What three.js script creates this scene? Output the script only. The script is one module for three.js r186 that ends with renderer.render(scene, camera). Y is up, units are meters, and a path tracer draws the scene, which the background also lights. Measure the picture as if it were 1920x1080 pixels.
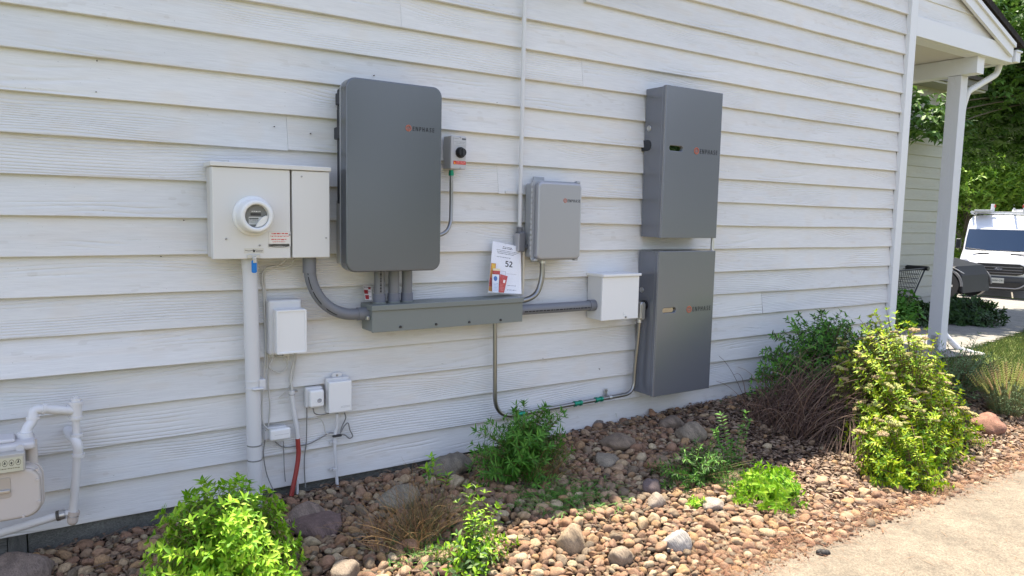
import * as THREE from 'three';
import { RoundedBoxGeometry } from 'three/addons/geometries/RoundedBoxGeometry.js';
import { mergeGeometries, mergeVertices } from 'three/addons/utils/BufferGeometryUtils.js';
import { TextGeometry } from 'three/addons/geometries/TextGeometry.js';
import { FontLoader } from 'three/addons/loaders/FontLoader.js';

// ---------------------------------------------------------------- camera, sky, sun, exposure
const scene = new THREE.Scene();
const camera = new THREE.PerspectiveCamera(42.93, 16 / 9, 0.05, 600);
camera.position.set(0, 1.41, 3.655);
const RAD = Math.PI / 180;
camera.rotation.set(-5.74 * RAD, -33.479 * RAD, 1.208 * RAD, 'YXZ');
camera.updateMatrixWorld(true);
const renderer = new THREE.WebGLRenderer({ antialias: true });
renderer.toneMapping = THREE.LinearToneMapping;
renderer.toneMappingExposure = 2.9;
renderer.shadowMap.enabled = true;

const SUN = new THREE.Vector3(0.2, 1, -0.27).normalize();
const sun = new THREE.DirectionalLight(new THREE.Color(1, 0.91, 0.77), 5);
sun.position.copy(SUN).multiplyScalar(60); sun.target.position.set(6, 0, 0); sun.position.add(sun.target.position);
sun.castShadow = true; sun.shadow.radius = 1;
Object.assign(sun.shadow.camera, { left: -30, right: 30, top: 30, bottom: -30, near: 1, far: 140 });
sun.shadow.mapSize.set(4096, 4096);
scene.add(sun, sun.target);
{
  const w = 256, h = 128, d = new Float32Array(w * h * 4), v = new THREE.Vector3();
  for (let j = 0; j < h; j++) for (let i = 0; i < w; i++) {
    const th = ((i + 0.5) / w - 0.5) * 2 * Math.PI, ph = ((j + 0.5) / h - 0.5) * Math.PI;
    v.set(Math.cos(ph) * Math.cos(th), Math.sin(ph), Math.cos(ph) * Math.sin(th));
    const e = Math.max(0, v.y), s = Math.max(0, v.dot(SUN)), k = Math.pow(1 - e, 2.2);
    const glow = 0.35 * Math.pow(s, 10) + 0.8 * Math.pow(s, 60);
    const o = (j * w + i) * 4;
    let c = [0.18 + 0.6 * k, 0.24 + 0.6 * k, 0.42 + 0.535 * k];
    if (v.y < 0) { const t = Math.min(1, -v.y * 12); c = c.map((x, n) => x * (1 - t) + [0.2, 0.19, 0.16][n] * t); }
    d.set([(c[0] + glow) , (c[1] + glow * 0.95), (c[2] + glow * 0.85), 1], o);
  }
  const t = new THREE.DataTexture(d, w, h, THREE.RGBAFormat, THREE.FloatType);
  t.mapping = THREE.EquirectangularReflectionMapping; t.magFilter = t.minFilter = THREE.LinearFilter; t.needsUpdate = true;
  scene.background = t; scene.environment = t;
}

// ---------------------------------------------------------------- helpers
const V = (x, y, z) => new THREE.Vector3(x, y, z);
function RNG(a) { return () => { a |= 0; a = a + 0x6D2B79F5 | 0; let t = Math.imul(a ^ a >>> 15, 1 | a); t = t + Math.imul(t ^ t >>> 7, 61 | t) ^ t; return ((t ^ t >>> 14) >>> 0) / 4294967296; }; }
const FPX = 1373.8;
const ray = (px, py) => V((px - 960) / FPX, -(py - 540) / FPX, -1).applyQuaternion(camera.quaternion);
const W = (px, py, z = 0) => { const d = ray(px, py); return d.multiplyScalar((z - camera.position.z) / d.z).add(camera.position); };
const D = (px, py, dep) => ray(px, py).multiplyScalar(dep).add(camera.position);
const projTmp = V(0, 0, 0);
function project(p) { projTmp.copy(p).project(camera); return [(projTmp.x + 1) * 960, (1 - projTmp.y) * 540, projTmp.z]; }
const clamp = (x, a, b) => Math.min(b, Math.max(a, x));
const sstep = (a, b, x) => { const t = clamp((x - a) / (b - a), 0, 1); return t * t * (3 - 2 * t); };
function hash(i, j, s) { let h = Math.imul(i, 374761393) + Math.imul(j, 668265263) + Math.imul(s, 2147483647 ^ 0x5bd1e995); h = Math.imul(h ^ h >>> 13, 1274126177); return ((h ^ h >>> 16) >>> 0) / 4294967296; }
function vn(x, y, s = 1, px = 1e6, py = 1e6) {
  const i = Math.floor(x), j = Math.floor(y); let fx = x - i, fy = y - j; fx = fx * fx * (3 - 2 * fx); fy = fy * fy * (3 - 2 * fy);
  const m = (a, b) => hash(((a % px) + px) % px, ((b % py) + py) % py, s);
  return (m(i, j) * (1 - fx) + m(i + 1, j) * fx) * (1 - fy) + (m(i, j + 1) * (1 - fx) + m(i + 1, j + 1) * fx) * fy;
}
const fbm = (x, y, s = 1, o = 4) => { let a = 0.5, r = 0, f = 1; for (let k = 0; k < o; k++) { r += a * vn(x * f, y * f, s + k); a *= 0.5; f *= 2.03; } return r; };
function n3(p, f, s) { return (vn(p.x * f + s, p.y * f + p.z * f * 0.71, s) + vn(p.y * f - s, p.z * f + p.x * f * 0.63, s + 9) + vn(p.z * f, p.x * f + p.y * f * 0.57, s + 17)) / 3 - 0.5; }
function dataTex(w, h, fn, srgb, rep = true) {
  const d = new Uint8Array(w * h * 4);
  for (let j = 0; j < h; j++) for (let i = 0; i < w; i++) { const c = fn(i / w, j / h); const o = (j * w + i) * 4; for (let k = 0; k < 3; k++) d[o + k] = clamp((Array.isArray(c) ? c[k] : c) * 255, 0, 255); d[o + 3] = 255; }
  const t = new THREE.DataTexture(d, w, h); t.magFilter = THREE.LinearFilter; t.minFilter = THREE.LinearMipmapLinearFilter; t.generateMipmaps = true;
  if (rep) t.wrapS = t.wrapT = THREE.RepeatWrapping; if (srgb) t.colorSpace = THREE.SRGBColorSpace; t.needsUpdate = true; return t;
}
function canvasTex(w, h, draw) { const c = document.createElement('canvas'); c.width = w; c.height = h; draw(c.getContext('2d'), w, h); const t = new THREE.CanvasTexture(c); t.colorSpace = THREE.SRGBColorSpace; return t; }
const lin = (r, g, b) => new THREE.Color().setRGB(r, g, b);
const std = (r, g, b, rough = 0.6, o = {}) => new THREE.MeshStandardMaterial({ color: lin(r, g, b), roughness: rough, ...o });
const names = {};
function numbered(n) { if (!(n in names)) { names[n] = 0; return n; } names[n]++; return n + '_' + String(names[n]).padStart(3, '0'); }
function thing(name, label, category, pos = [0, 0, 0], o = {}) {
  const g = new THREE.Group(); g.name = numbered(name); g.position.set(...pos); scene.add(g);
  g.userData = { label, category }; if (o.group) g.userData.group = o.group; if (o.kind) g.userData.kind = o.kind;
  return g;
}
function structure(name, label) { const g = new THREE.Group(); g.name = numbered(name); g.userData.kind = 'structure'; if (label) g.userData.label = label; scene.add(g); return g; }
const clean = (g) => { g = g.index ? g.toNonIndexed() : g; for (const k of Object.keys(g.attributes)) if (!['position', 'normal', 'uv'].includes(k)) g.deleteAttribute(k); if (!g.attributes.uv) g.setAttribute('uv', new THREE.BufferAttribute(new Float32Array(g.attributes.position.count * 2), 2)); g.morphAttributes = {}; return g; };
const merge = (gs) => { gs = [].concat(gs); return gs.length === 1 ? gs[0] : mergeGeometries(gs.map(clean)); };
// geometry given in world coordinates; shifted to sit under its parent
function part(name, gs, m, parent, o = {}) {
  let g = merge(gs);
  if (!o.local) { const p = V(0, 0, 0); parent.updateWorldMatrix(true, false); parent.getWorldPosition(p); g = g.clone(); g.translate(-p.x, -p.y, -p.z); }
  const k = new THREE.Mesh(g, m); k.name = name; if (o.label) k.userData.label = o.label; if (o.kind) k.userData.kind = o.kind; parent.add(k); return k;
}
const box = (x0, x1, y0, y1, z0, z1, r = 0.003, seg = 2) => { const g = r > 0 ? new RoundedBoxGeometry(x1 - x0, y1 - y0, z1 - z0, seg, Math.min(r, (x1 - x0) * 0.49, (y1 - y0) * 0.49, (z1 - z0) * 0.49)) : new THREE.BoxGeometry(x1 - x0, y1 - y0, z1 - z0); g.translate((x0 + x1) / 2, (y0 + y1) / 2, (z0 + z1) / 2); return g; };
const cylZ = (x, y, z0, z1, r0, r1 = r0, n = 24) => { const g = new THREE.CylinderGeometry(r1, r0, z1 - z0, n); g.rotateX(Math.PI / 2); g.translate(x, y, (z0 + z1) / 2); return g; };
const cylY = (x, z, y0, y1, r0, r1 = r0, n = 24) => { const g = new THREE.CylinderGeometry(r1, r0, y1 - y0, n); g.translate(x, (y0 + y1) / 2, z); return g; };
const cylX = (y, z, x0, x1, r, n = 24) => { const g = new THREE.CylinderGeometry(r, r, x1 - x0, n); g.rotateZ(-Math.PI / 2); g.translate((x0 + x1) / 2, y, z); return g; };
function rod(a, b, r0, r1 = r0, n = 12) { const d = b.clone().sub(a), g = new THREE.CylinderGeometry(r1, r0, d.length(), n); g.translate(0, d.length() / 2, 0); g.applyQuaternion(new THREE.Quaternion().setFromUnitVectors(V(0, 1, 0), d.normalize())); g.translate(a.x, a.y, a.z); return g; }
// a bent pipe: straight runs with arcs of radius b at the corners
function pipe(pts, r, b = 0.1, n = 14) {
  const c = new THREE.CurvePath(); let last = pts[0];
  for (let i = 1; i < pts.length - 1; i++) {
    const p = pts[i], d0 = pts[i - 1].clone().sub(p), d1 = pts[i + 1].clone().sub(p);
    const k = Math.min(b, d0.length() * 0.49, d1.length() * 0.49), a = p.clone().add(d0.normalize().multiplyScalar(k)), e = p.clone().add(d1.normalize().multiplyScalar(k));
    if (a.distanceTo(last) > 1e-4) c.add(new THREE.LineCurve3(last, a));
    c.add(new THREE.QuadraticBezierCurve3(a, p, e)); last = e;
  }
  c.add(new THREE.LineCurve3(last, pts[pts.length - 1]));
  const sm = []; for (const s of c.curves) { const q = s.getPoints(s.isLineCurve3 ? 1 : 10); if (sm.length) q.shift(); sm.push(...q); }
  const P = []; for (let i = 0; i < sm.length; i++) if (!i || sm[i].distanceTo(sm[i - 1]) > 1e-4) P.push(sm[i]);
  return sweep(P, r, n);
}
function sweep(P, r, n = 10, tip) {
  const pos = [], nor = [], uv = [], idx = []; let up = V(0.13, 0.2, 1).normalize(), len = 0;
  for (let i = 0; i < P.length; i++) {
    const t = P[Math.min(i + 1, P.length - 1)].clone().sub(P[Math.max(i - 1, 0)]).normalize();
    const x = up.clone().sub(t.clone().multiplyScalar(up.dot(t))); if (x.length() < 1e-3) x.set(1, 0, 0); x.normalize(); up = x; const y = t.clone().cross(x);
    if (i) len += P[i].distanceTo(P[i - 1]);
    const rr = tip === undefined ? r : r + (tip - r) * i / (P.length - 1);
    for (let k = 0; k <= n; k++) { const a = k / n * 2 * Math.PI, nn = x.clone().multiplyScalar(Math.cos(a)).addScaledVector(y, Math.sin(a)); nor.push(nn.x, nn.y, nn.z); pos.push(P[i].x + nn.x * rr, P[i].y + nn.y * rr, P[i].z + nn.z * rr); uv.push(len, k / n * 2 * Math.PI * r); }
    if (i) for (let k = 0; k < n; k++) { const a = (i - 1) * (n + 1) + k, b = a + n + 1; idx.push(a, a + 1, b, b, a + 1, b + 1); }
  }
  const g = new THREE.BufferGeometry(); g.setAttribute('position', new THREE.Float32BufferAttribute(pos, 3)); g.setAttribute('normal', new THREE.Float32BufferAttribute(nor, 3)); g.setAttribute('uv', new THREE.Float32BufferAttribute(uv, 2)); g.setIndex(idx); return g;
}
const curve = (pts, n = 24) => new THREE.CatmullRomCurve3(pts, false, 'centripetal').getPoints(n);
const cable = (px, r, n = 40) => sweep(curve(px.map(([a, b, z]) => W(a, b, z)), n), r, 7);
const rrect = (x0, x1, y0, y1, r, S = THREE.Shape) => { const s = new S(); s.moveTo(x0 + r, y0); s.lineTo(x1 - r, y0); s.absarc(x1 - r, y0 + r, r, -Math.PI / 2, 0); s.lineTo(x1, y1 - r); s.absarc(x1 - r, y1 - r, r, 0, Math.PI / 2); s.lineTo(x0 + r, y1); s.absarc(x0 + r, y1 - r, r, Math.PI / 2, Math.PI); s.lineTo(x0, y0 + r); s.absarc(x0 + r, y0 + r, r, Math.PI, 1.5 * Math.PI); return s; };
const slab = (shape, z0, z1, bev = 0.003, seg = 12) => { const g = new THREE.ExtrudeGeometry(shape, { depth: z1 - z0 - 2 * bev, bevelEnabled: bev > 0, bevelThickness: bev, bevelSize: bev, bevelOffset: -bev, bevelSegments: 3, curveSegments: seg }); g.translate(0, 0, z0 + bev); return g; };
function sheetZ(x0, x1, y0, y1, z) { const g = new THREE.PlaneGeometry(x1 - x0, y1 - y0); g.translate((x0 + x1) / 2, (y0 + y1) / 2, z); return g; }
const smooth = (g) => { g.deleteAttribute('normal'); g.deleteAttribute('uv'); g = mergeVertices(g, 1e-5); g.computeVertexNormals(); return g; };

// ---------------------------------------------------------------- textures and materials
const BAND = 0.19, GW = 3.4;
const grainH = dataTex(2048, 512, (u, v) => {
  const b = Math.floor(v * 4), x = u * GW, y = (v * 4 - b) * BAND, S = 11 + b * 31;
  const big = vn(u * 4, y * 8, S, 4) , mid = vn(u * 14, y * 26, S + 3, 14);
  const q = y * (150 + 40 * b) + big * 20 + mid * 3.5, ridge = Math.pow(0.5 + 0.5 * Math.sin(q * 1.6), 3);
  const mask = sstep(0.46, 0.66, vn(u * 4, y * 7 + 3, S + 7, 4) * 0.6 + vn(u * 11, y * 20, S + 8, 11) * 0.4);
  const fine = vn(u * 90, y * 420, S + 5, 90) * 0.6 + vn(u * 300, y * 900, S + 6, 300) * 0.4;
  const chip = vn(u * 40, y * 60, S + 12, 40);
  return 0.5 - 0.38 * ridge * mask + 0.14 * (fine - 0.5) + 0.12 * (vn(u * 24, y * 30, S + 1, 24) - 0.5) - (chip > 0.97 ? 0.15 : 0);
});
const sidingMap = dataTex(2048, 512, (u, v) => {
  const b = Math.floor(v * 4), y = (v * 4 - b) * BAND, S = 200 + b * 17;
  let a = 0.97 + 0.03 * vn(u * 9, y * 14, S, 9) - 0.035 * vn(u * 60, y * 220, S + 2, 60);
  const st = sstep(0.62, 0.9, vn(u * 22, y * 26, S + 4, 22)) * 0.02;
  const q = vn(u * 260, y * 300, S + 6, 260), dark = q > 0.991 ? 0.3 : 0;
  const blotch = sstep(0.74, 0.8, vn(u * 70, y * 80, S + 8, 70)) * sstep(0.68, 0.74, vn(u * 7, y * 12, S + 9, 7)) * 0.03;
  a -= dark + blotch;
  return [a, a - st * 0.5 - dark * 0.05 - blotch * 0.15, a - st * 1.1 - dark * 0.1 - blotch * 0.4];
}, true);
const grit = (n, s, lo, hi, f) => dataTex(n, n, (u, v) => lo + (hi - lo) * (0.5 * vn(u * f, v * f, s, f, f) + 0.3 * vn(u * f * 4, v * f * 4, s + 1, f * 4, f * 4) + 0.2 * hash(Math.floor(u * n), Math.floor(v * n), s)));
const paintBump = grit(256, 40, 0.3, 0.7, 24);
const stoneTex = dataTex(256, 256, (u, v) => { const a = 0.66 + 0.34 * (0.5 * vn(u * 6, v * 6, 5, 6, 6) + 0.5 * vn(u * 40, v * 40, 6, 40, 40)); const d = hash(Math.floor(u * 128), Math.floor(v * 128), 3); return d > 0.96 ? a * 0.6 : d < 0.04 ? Math.min(1, a * 1.15) : a; }, true);
const concTex = dataTex(1024, 1024, (u, v) => {
  const a = 0.82 + 0.12 * (vn(u * 6, v * 6, 51, 6, 6) - 0.5) + 0.1 * (vn(u * 30, v * 30, 52, 30, 30) - 0.5), d = hash(Math.floor(u * 512), Math.floor(v * 512), 53), e = vn(u * 200, v * 200, 54, 200, 200);
  const k = a * (d > 0.9 ? 0.78 : d < 0.1 ? 1.1 : 1) * (0.86 + 0.24 * e); return [k, k * 0.98, k * 0.95];
}, true);
const concBump = grit(512, 61, 0, 1, 64);
const soilTex = dataTex(512, 512, (u, v) => { const a = 0.5 + 0.5 * vn(u * 40, v * 40, 71, 40, 40), b = vn(u * 160, v * 160, 72, 160, 160), k = a * (0.6 + 0.4 * b); return [k, k * 0.85, k * 0.72]; }, true);
const lawnTex = dataTex(512, 512, (u, v) => { const a = 0.55 + 0.3 * vn(u * 12, v * 12, 81, 12, 12) + 0.3 * (vn(u * 130, v * 130, 82, 130, 130) - 0.5); return [a, a, a * 0.8]; }, true);

const sidingM = std(0.70, 0.70, 0.69, 0.62, { map: sidingMap, bumpMap: grainH, bumpScale: 0.005 });
const trimM = std(0.68, 0.69, 0.70, 0.6, { bumpMap: paintBump, bumpScale: 0.0006 });
const metalPaint = (r, g, b, rough = 0.42, o = {}) => std(r, g, b, rough, { bumpMap: paintBump, bumpScale: 0.00012, ...o });
const beigeM = metalPaint(0.64, 0.63, 0.6, 0.45), beigeDarkM = metalPaint(0.56, 0.54, 0.5, 0.5);
const coverM = metalPaint(0.13, 0.141, 0.156, 0.24, { metalness: 0.45 }), darkPlasticM = std(0.022, 0.025, 0.032, 0.55);
const lightGreyM = metalPaint(0.42, 0.42, 0.41, 0.5);
const battM = metalPaint(0.19, 0.2, 0.225, 0.25, { metalness: 0.42 }), battTrimM = metalPaint(0.3, 0.3, 0.3, 0.4, { metalness: 0.4 });
const combM = metalPaint(0.36, 0.365, 0.39, 0.32, { metalness: 0.35 }), combBodyM = metalPaint(0.36, 0.37, 0.385, 0.5);
const gutterM = metalPaint(0.175, 0.195, 0.185, 0.42), pvcM = std(0.165, 0.172, 0.19, 0.5, { bumpMap: paintBump, bumpScale: 0.0001 });
const whitePvcM = metalPaint(0.6, 0.6, 0.6, 0.5), whiteBoxM = metalPaint(0.74, 0.74, 0.73, 0.45), offWhiteM = std(0.6, 0.6, 0.6, 0.5, { bumpMap: paintBump, bumpScale: 0.0003 });
const emtM = new THREE.MeshStandardMaterial({ color: lin(0.3, 0.295, 0.285), roughness: 0.36, metalness: 1, bumpMap: paintBump, bumpScale: 0.0002 });
const castM = new THREE.MeshStandardMaterial({ color: lin(0.55, 0.55, 0.54), roughness: 0.38, metalness: 0.9, bumpMap: paintBump, bumpScale: 0.0006 });
const greenM = new THREE.MeshStandardMaterial({ color: lin(0.02, 0.26, 0.16), roughness: 0.35, metalness: 0.6 });
const blackM = std(0.012, 0.012, 0.014, 0.4), gapM = std(0.03, 0.03, 0.03, 0.8), blackGlossM = std(0.3, 0.3, 0.28, 0.03, { metalness: 1 });
const cableM = std(0.5, 0.49, 0.45, 0.55), cableDarkM = std(0.2, 0.2, 0.19, 0.6);
const inkM = std(0.008, 0.009, 0.013, 0.7), orangeM = std(0.5, 0.12, 0.06, 0.5), screwM = new THREE.MeshStandardMaterial({ color: lin(0.35, 0.35, 0.35), roughness: 0.4, metalness: 0.9 });
const font = await new FontLoader().loadAsync('fonts/droid/droid_sans_bold.typeface.json').catch(async () => await new FontLoader().loadAsync('fonts/droid/sans_regular.typeface.json'));
function text(s, h, z, depth = 0.0006, track = 0) {
  const gs = []; let x = 0;
  for (const ch of s) { if (ch === ' ') { x += h * 0.5; continue; } const g = new TextGeometry(ch, { font, size: h, depth, curveSegments: 4 }); g.computeBoundingBox(); const b = g.boundingBox; g.translate(x - b.min.x, 0, z); gs.push(g); x += b.max.x - b.min.x + h * (0.24 + track); }
  return { g: merge(gs), w: x - h * (0.24 + track) };
}
// brand mark: a ring with a bar, then the lettering
function logo(parent, a, b, z) {
  const ly = a.clone().lerp(b, 0.5), len = b.x - a.x, h = len / 6.9, r = h * 0.62, x0 = a.x, y0 = ly.y - h / 2;
  const ring = new THREE.TorusGeometry(r, h * 0.085, 6, 28); ring.translate(x0 + r, ly.y, z + 0.0006);
  const bar = box(x0 + r * 0.45, x0 + r * 1.55, ly.y - h * 0.06, ly.y + h * 0.06, z, z + 0.001, 0);
  const arcs = [1, -1].map((s) => { const t = new THREE.TorusGeometry(r * 0.62, h * 0.06, 5, 18, Math.PI * 0.62); t.rotateZ(s > 0 ? Math.PI * 0.19 : -Math.PI * 0.81); t.translate(x0 + r, ly.y, z + 0.0005); return t; });
  const t = text('ENPHASE', h * 0.95, z, 0.0006, 0.16); const sc = (len - 2 * r - h * 0.4) / t.w; t.g.scale(sc, 1, 1); t.g.translate(x0 + 2 * r + h * 0.4, y0, 0);
  part('logo_mark', [ring, bar, ...arcs], orangeM, parent); part('logo_lettering', [t.g], inkM, parent);
}
// lay a printed sheet (canvas) flat on a surface facing +z
function print(name, parent, x0, x1, y0, y1, z, w, h, draw, o = {}) { return part(name, [box(x0, x1, y0, y1, z, z + 0.0012, 0)], new THREE.MeshStandardMaterial({ map: canvasTex(w, h, draw), roughness: o.rough ?? 0.55 }), parent, o); }
const scribble = (c, x0, x1, y, h, R, col) => { c.fillStyle = col; let x = x0; while (x < x1) { const w = h * (0.4 + R() * 2.2); c.fillRect(x, y + (R() - 0.5) * h * 0.2, Math.min(w, x1 - x), h * (0.6 + R() * 0.4)); x += w + h * 0.5; } };

// ---------------------------------------------------------------- ground
function G(x, z) {
  const gw = x > 6.6 ? 0.1294 - clamp((x - 6.6) * 0.052, 0, 0.98) : clamp(-0.095 + 0.034 * x, -0.2, 0.1294);
  const fr = Math.min(-0.15, gw), t = clamp(z / 1.62, 0, 1);
  return gw + (fr - gw) * t;
}
function ground(px, py) { const d = ray(px, py); let h = 0, p; for (let i = 0; i < 50; i++) { p = d.clone().multiplyScalar((h - camera.position.y) / d.y).add(camera.position); h = 0.5 * h + 0.5 * G(p.x, p.z); } return p; }
function terrain(x0, x1, z0, z1, nx, nz, off, rough = 0, uvs = 1, inside) {
  const xs = Array.from({ length: nx + 1 }, (_, i) => x0 + (x1 - x0) * i / nx), zs = Array.from({ length: nz + 1 }, (_, i) => z0 + (z1 - z0) * i / nz);
  return terrainXZ(xs, zs, off, rough, uvs, inside);
}
function terrainXZ(xs, zs, off, rough = 0, uvs = 1, inside) {
  const pos = [], uv = [], idx = [], nx = xs.length - 1;
  for (const z of zs) for (const x of xs) { pos.push(x, G(x, z) + off + rough * (fbm(x * 6, z * 6, 91) - 0.5), z); uv.push(x * uvs, z * uvs); }
  for (let j = 0; j < zs.length - 1; j++) for (let i = 0; i < nx; i++) { if (inside && !inside((xs[i] + xs[i + 1]) / 2, (zs[j] + zs[j + 1]) / 2)) continue; const a = j * (nx + 1) + i, b = a + nx + 1; idx.push(a, b, a + 1, a + 1, b, b + 1); }
  const g = new THREE.BufferGeometry(); g.setAttribute('position', new THREE.Float32BufferAttribute(pos, 3)); g.setAttribute('uv', new THREE.Float32BufferAttribute(uv, 2)); g.setIndex(idx); g.computeVertexNormals(); return g;
}
const struct = (name, g, m) => { const k = new THREE.Mesh(g, m); k.name = numbered(name); k.userData.kind = 'structure'; scene.add(k); return k; };
{
  const ax = (list) => { const o = []; for (let i = 0; i + 1 < list.length; i += 1) { const [a, n] = list[i], b = list[i + 1][0]; for (let k = 0; k < n; k++) o.push(a + (b - a) * k / n); } o.push(list[list.length - 1][0]); return o; };
  struct('ground', terrainXZ(ax([[-250, 6], [-20, 10], [-2, 20], [26, 12], [60, 6], [300, 0]]), ax([[-250, 6], [-30, 20], [0, 6], [1.62, 10], [30, 6], [250, 0]]), -0.012, 0, 0.7), std(0.2, 0.25, 0.07, 0.95, { map: lawnTex }));
  const lawnZ = (x) => -0.05 - (x - 7.9) * 0.245;
  const walk = terrain(6.66, 24, -6.5, 0.06, 174, 82, 0.02, 0, 0.8, (x, z) => x < 8.35 ? z > -4 : z < lawnZ(x) && (x > 13.2 || z > -1.55 - (x - 9) * 0.16 || z < -30));
  struct('walkway', walk, std(0.36, 0.35, 0.33, 0.85, { map: concTex, bumpMap: concBump, bumpScale: 0.002 }));
  struct('driveway', terrain(13.2, 40, -22, -2.4, 40, 30, -0.004, 0, 0.8, (x, z) => z < lawnZ(x) - 0.2), std(0.33, 0.32, 0.3, 0.85, { map: concTex }));
  // pavement in front: edge wavers where needles and soil lie over it
  const edge = (x) => 1.57 + 0.035 * Math.sin(x * 2.3) + 0.05 * (fbm(x * 3, 0, 95) - 0.5) + Math.max(0, 2.5 - x) * 1.5;
  const pv = terrain(-9, 12, 1.5, 21.5, 210, 100, 0, 0, 0.8, (x, z) => true), p = pv.attributes.position;
  for (let i = 0; i < p.count; i++) { const x = p.getX(i), z = p.getZ(i), e = edge(x), t = (z - 1.5) / 20; p.setZ(i, e + t * (21.5 - e)); p.setY(i, -0.146 + 0.012 * sstep(0, 0.01, t) + 0.003 * (fbm(x * 1.5, z * 1.5, 96) - 0.5)); pv.attributes.uv.setXY(i, x * 0.8, p.getZ(i) * 0.8); }
  pv.computeVertexNormals();
  struct('pavement', pv, std(0.285, 0.245, 0.19, 0.88, { map: concTex, bumpMap: concBump, bumpScale: 0.0025 }));
}

// ---------------------------------------------------------------- river stone bed
const R0 = RNG(77);
const stoneGeo = Array.from({ length: 9 }, (_, k) => {
  const g = smooth(new THREE.IcosahedronGeometry(1, 3)), p = g.attributes.position, v = V(0, 0, 0), ang = k > 4, RC = RNG(1200 + k), cuts = Array.from({ length: ang ? 9 : k > 2 ? 3 : 0 }, () => [V(RC() * 2 - 1, RC() * 2 - 1, RC() * 2 - 1).normalize(), 0.5 + RC() * 0.3]);
  for (let i = 0; i < p.count; i++) { v.fromBufferAttribute(p, i); let f = 1 + (ang ? 0.8 : 0.55) * n3(v, 1.1, 20 + k * 7) + (ang ? 0.35 : 0.15) * n3(v, 2.6, 60 + k * 5); for (const [n, d] of cuts) { const e = v.dot(n) * f; if (e > d) f *= 1 - 0.85 * (1 - d / e); } if (cuts.length) f *= 1.12; p.setXYZ(i, v.x * f, v.y * f * (0.62 + 0.1 * (k % 3)), v.z * f * (0.72 + 0.09 * (k % 4))); }
  g.computeVertexNormals(); const uv = new Float32Array(p.count * 2); for (let i = 0; i < p.count; i++) { uv[2 * i] = p.getX(i) * 0.5 + p.getY(i) * 0.2; uv[2 * i + 1] = p.getZ(i) * 0.5 + p.getY(i) * 0.3; } g.setAttribute('uv', new THREE.BufferAttribute(uv, 2)); return g;
});
const stonePal = [[0.512, 0.313, 0.158], [0.435, 0.238, 0.122], [0.599, 0.423, 0.242], [0.371, 0.215, 0.122], [0.486, 0.292, 0.169], [0.371, 0.259, 0.158], [0.652, 0.506, 0.313], [0.396, 0.222, 0.13], [0.538, 0.324, 0.15], [0.461, 0.259, 0.15], [0.281, 0.206, 0.13], [0.561, 0.375, 0.225]];
const stoneMats = stonePal.map((c) => std(c[0], c[1], c[2], 0.75, { map: stoneTex, bumpMap: stoneTex, bumpScale: 0.004 }));
const anyStoneM = std(1, 1, 1, 0.78, { map: stoneTex, bumpMap: stoneTex, bumpScale: 0.004 });
const boulders = []; // [x, z, radius] kept clear of small stones
const bed = structure('stone_bed');
part('soil', [terrain(-6, 6.9, -0.02, 2.7, 190, 60, -0.004, 0.03, 1.4, (x, z) => z < 1.85 + Math.max(0, 2.6 - x) * 1.5)], std(0.11, 0.07, 0.046, 0.95, { map: soilTex, bumpMap: soilTex, bumpScale: 0.006 }), bed);
const boulderSpecs = [ // px, py of the base middle, width px, height px, geometry, colour, label
  [1080, 1034, 58, 50, 1, [0.47, 0.35, 0.22], 'smooth tan egg-shaped boulder in the sunlit gravel below the middle bush'],
  [1284, 1034, 46, 44, 7, [0.55, 0.51, 0.45], 'whitish rough boulder in the sunlit gravel near the pavement corner'],
  [1172, 1060, 50, 32, 3, [0.38, 0.29, 0.2], 'flat brown boulder at the front between the tan and whitish boulders'],
  [602, 1004, 96, 36, 8, [0.23, 0.15, 0.125], 'flat purple-brown slab rock lying right of the lime shrub'],
  [578, 977, 62, 36, 7, [0.34, 0.25, 0.19], 'blocky tan rock behind the purple-brown slab beside the lime shrub'],
  [754, 955, 74, 40, 2, [0.34, 0.29, 0.21], 'grey lichen-flecked boulder behind the dry grass clump'],
  [856, 893, 86, 44, 7, [0.29, 0.245, 0.185], 'large dark grey boulder against the wall left of the middle bush'],
  [1306, 827, 66, 38, 7, [0.34, 0.27, 0.19], 'grey-brown pyramid-topped rock below the lower battery cabinet'],
  [1265, 806, 40, 30, 1, [0.28, 0.21, 0.15], 'small rounded dark rock close to the wall below the battery'],
  [1145, 873, 58, 26, 8, [0.36, 0.3, 0.22], 'low grey angular rock right of the middle bush'],
  [1165, 842, 64, 26, 4, [0.3, 0.22, 0.15], 'flat brown half-buried rock nearer the wall right of the middle bush'],
  [1228, 928, 36, 30, 2, [0.2, 0.15, 0.14], 'dark plum rounded stone at the edge of the house shadow'],
  [1345, 957, 46, 28, 8, [0.5, 0.41, 0.33], 'pale wedge-shaped rock just below the sprawling weedy plant'],
  [1234, 953, 32, 26, 5, [0.44, 0.36, 0.28], 'pale rounded rock on the sunlit side of the shadow edge'],
  [28, 1100, 90, 48, 0, [0.3, 0.225, 0.175], 'big rounded reddish-brown boulder at the left below the gas meter'],
  [655, 1090, 52, 34, 2, [0.33, 0.26, 0.19], 'rounded tan stone at the bottom between lime shrub and dry grass'],
  [1866, 812, 54, 30, 7, [0.4, 0.2, 0.13], 'red sandstone block under the spiky plant by the lawn'],
  [1120, 800, 30, 20, 6, [0.27, 0.22, 0.19], 'small grey rock in the shade close to the wall'],
];
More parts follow.
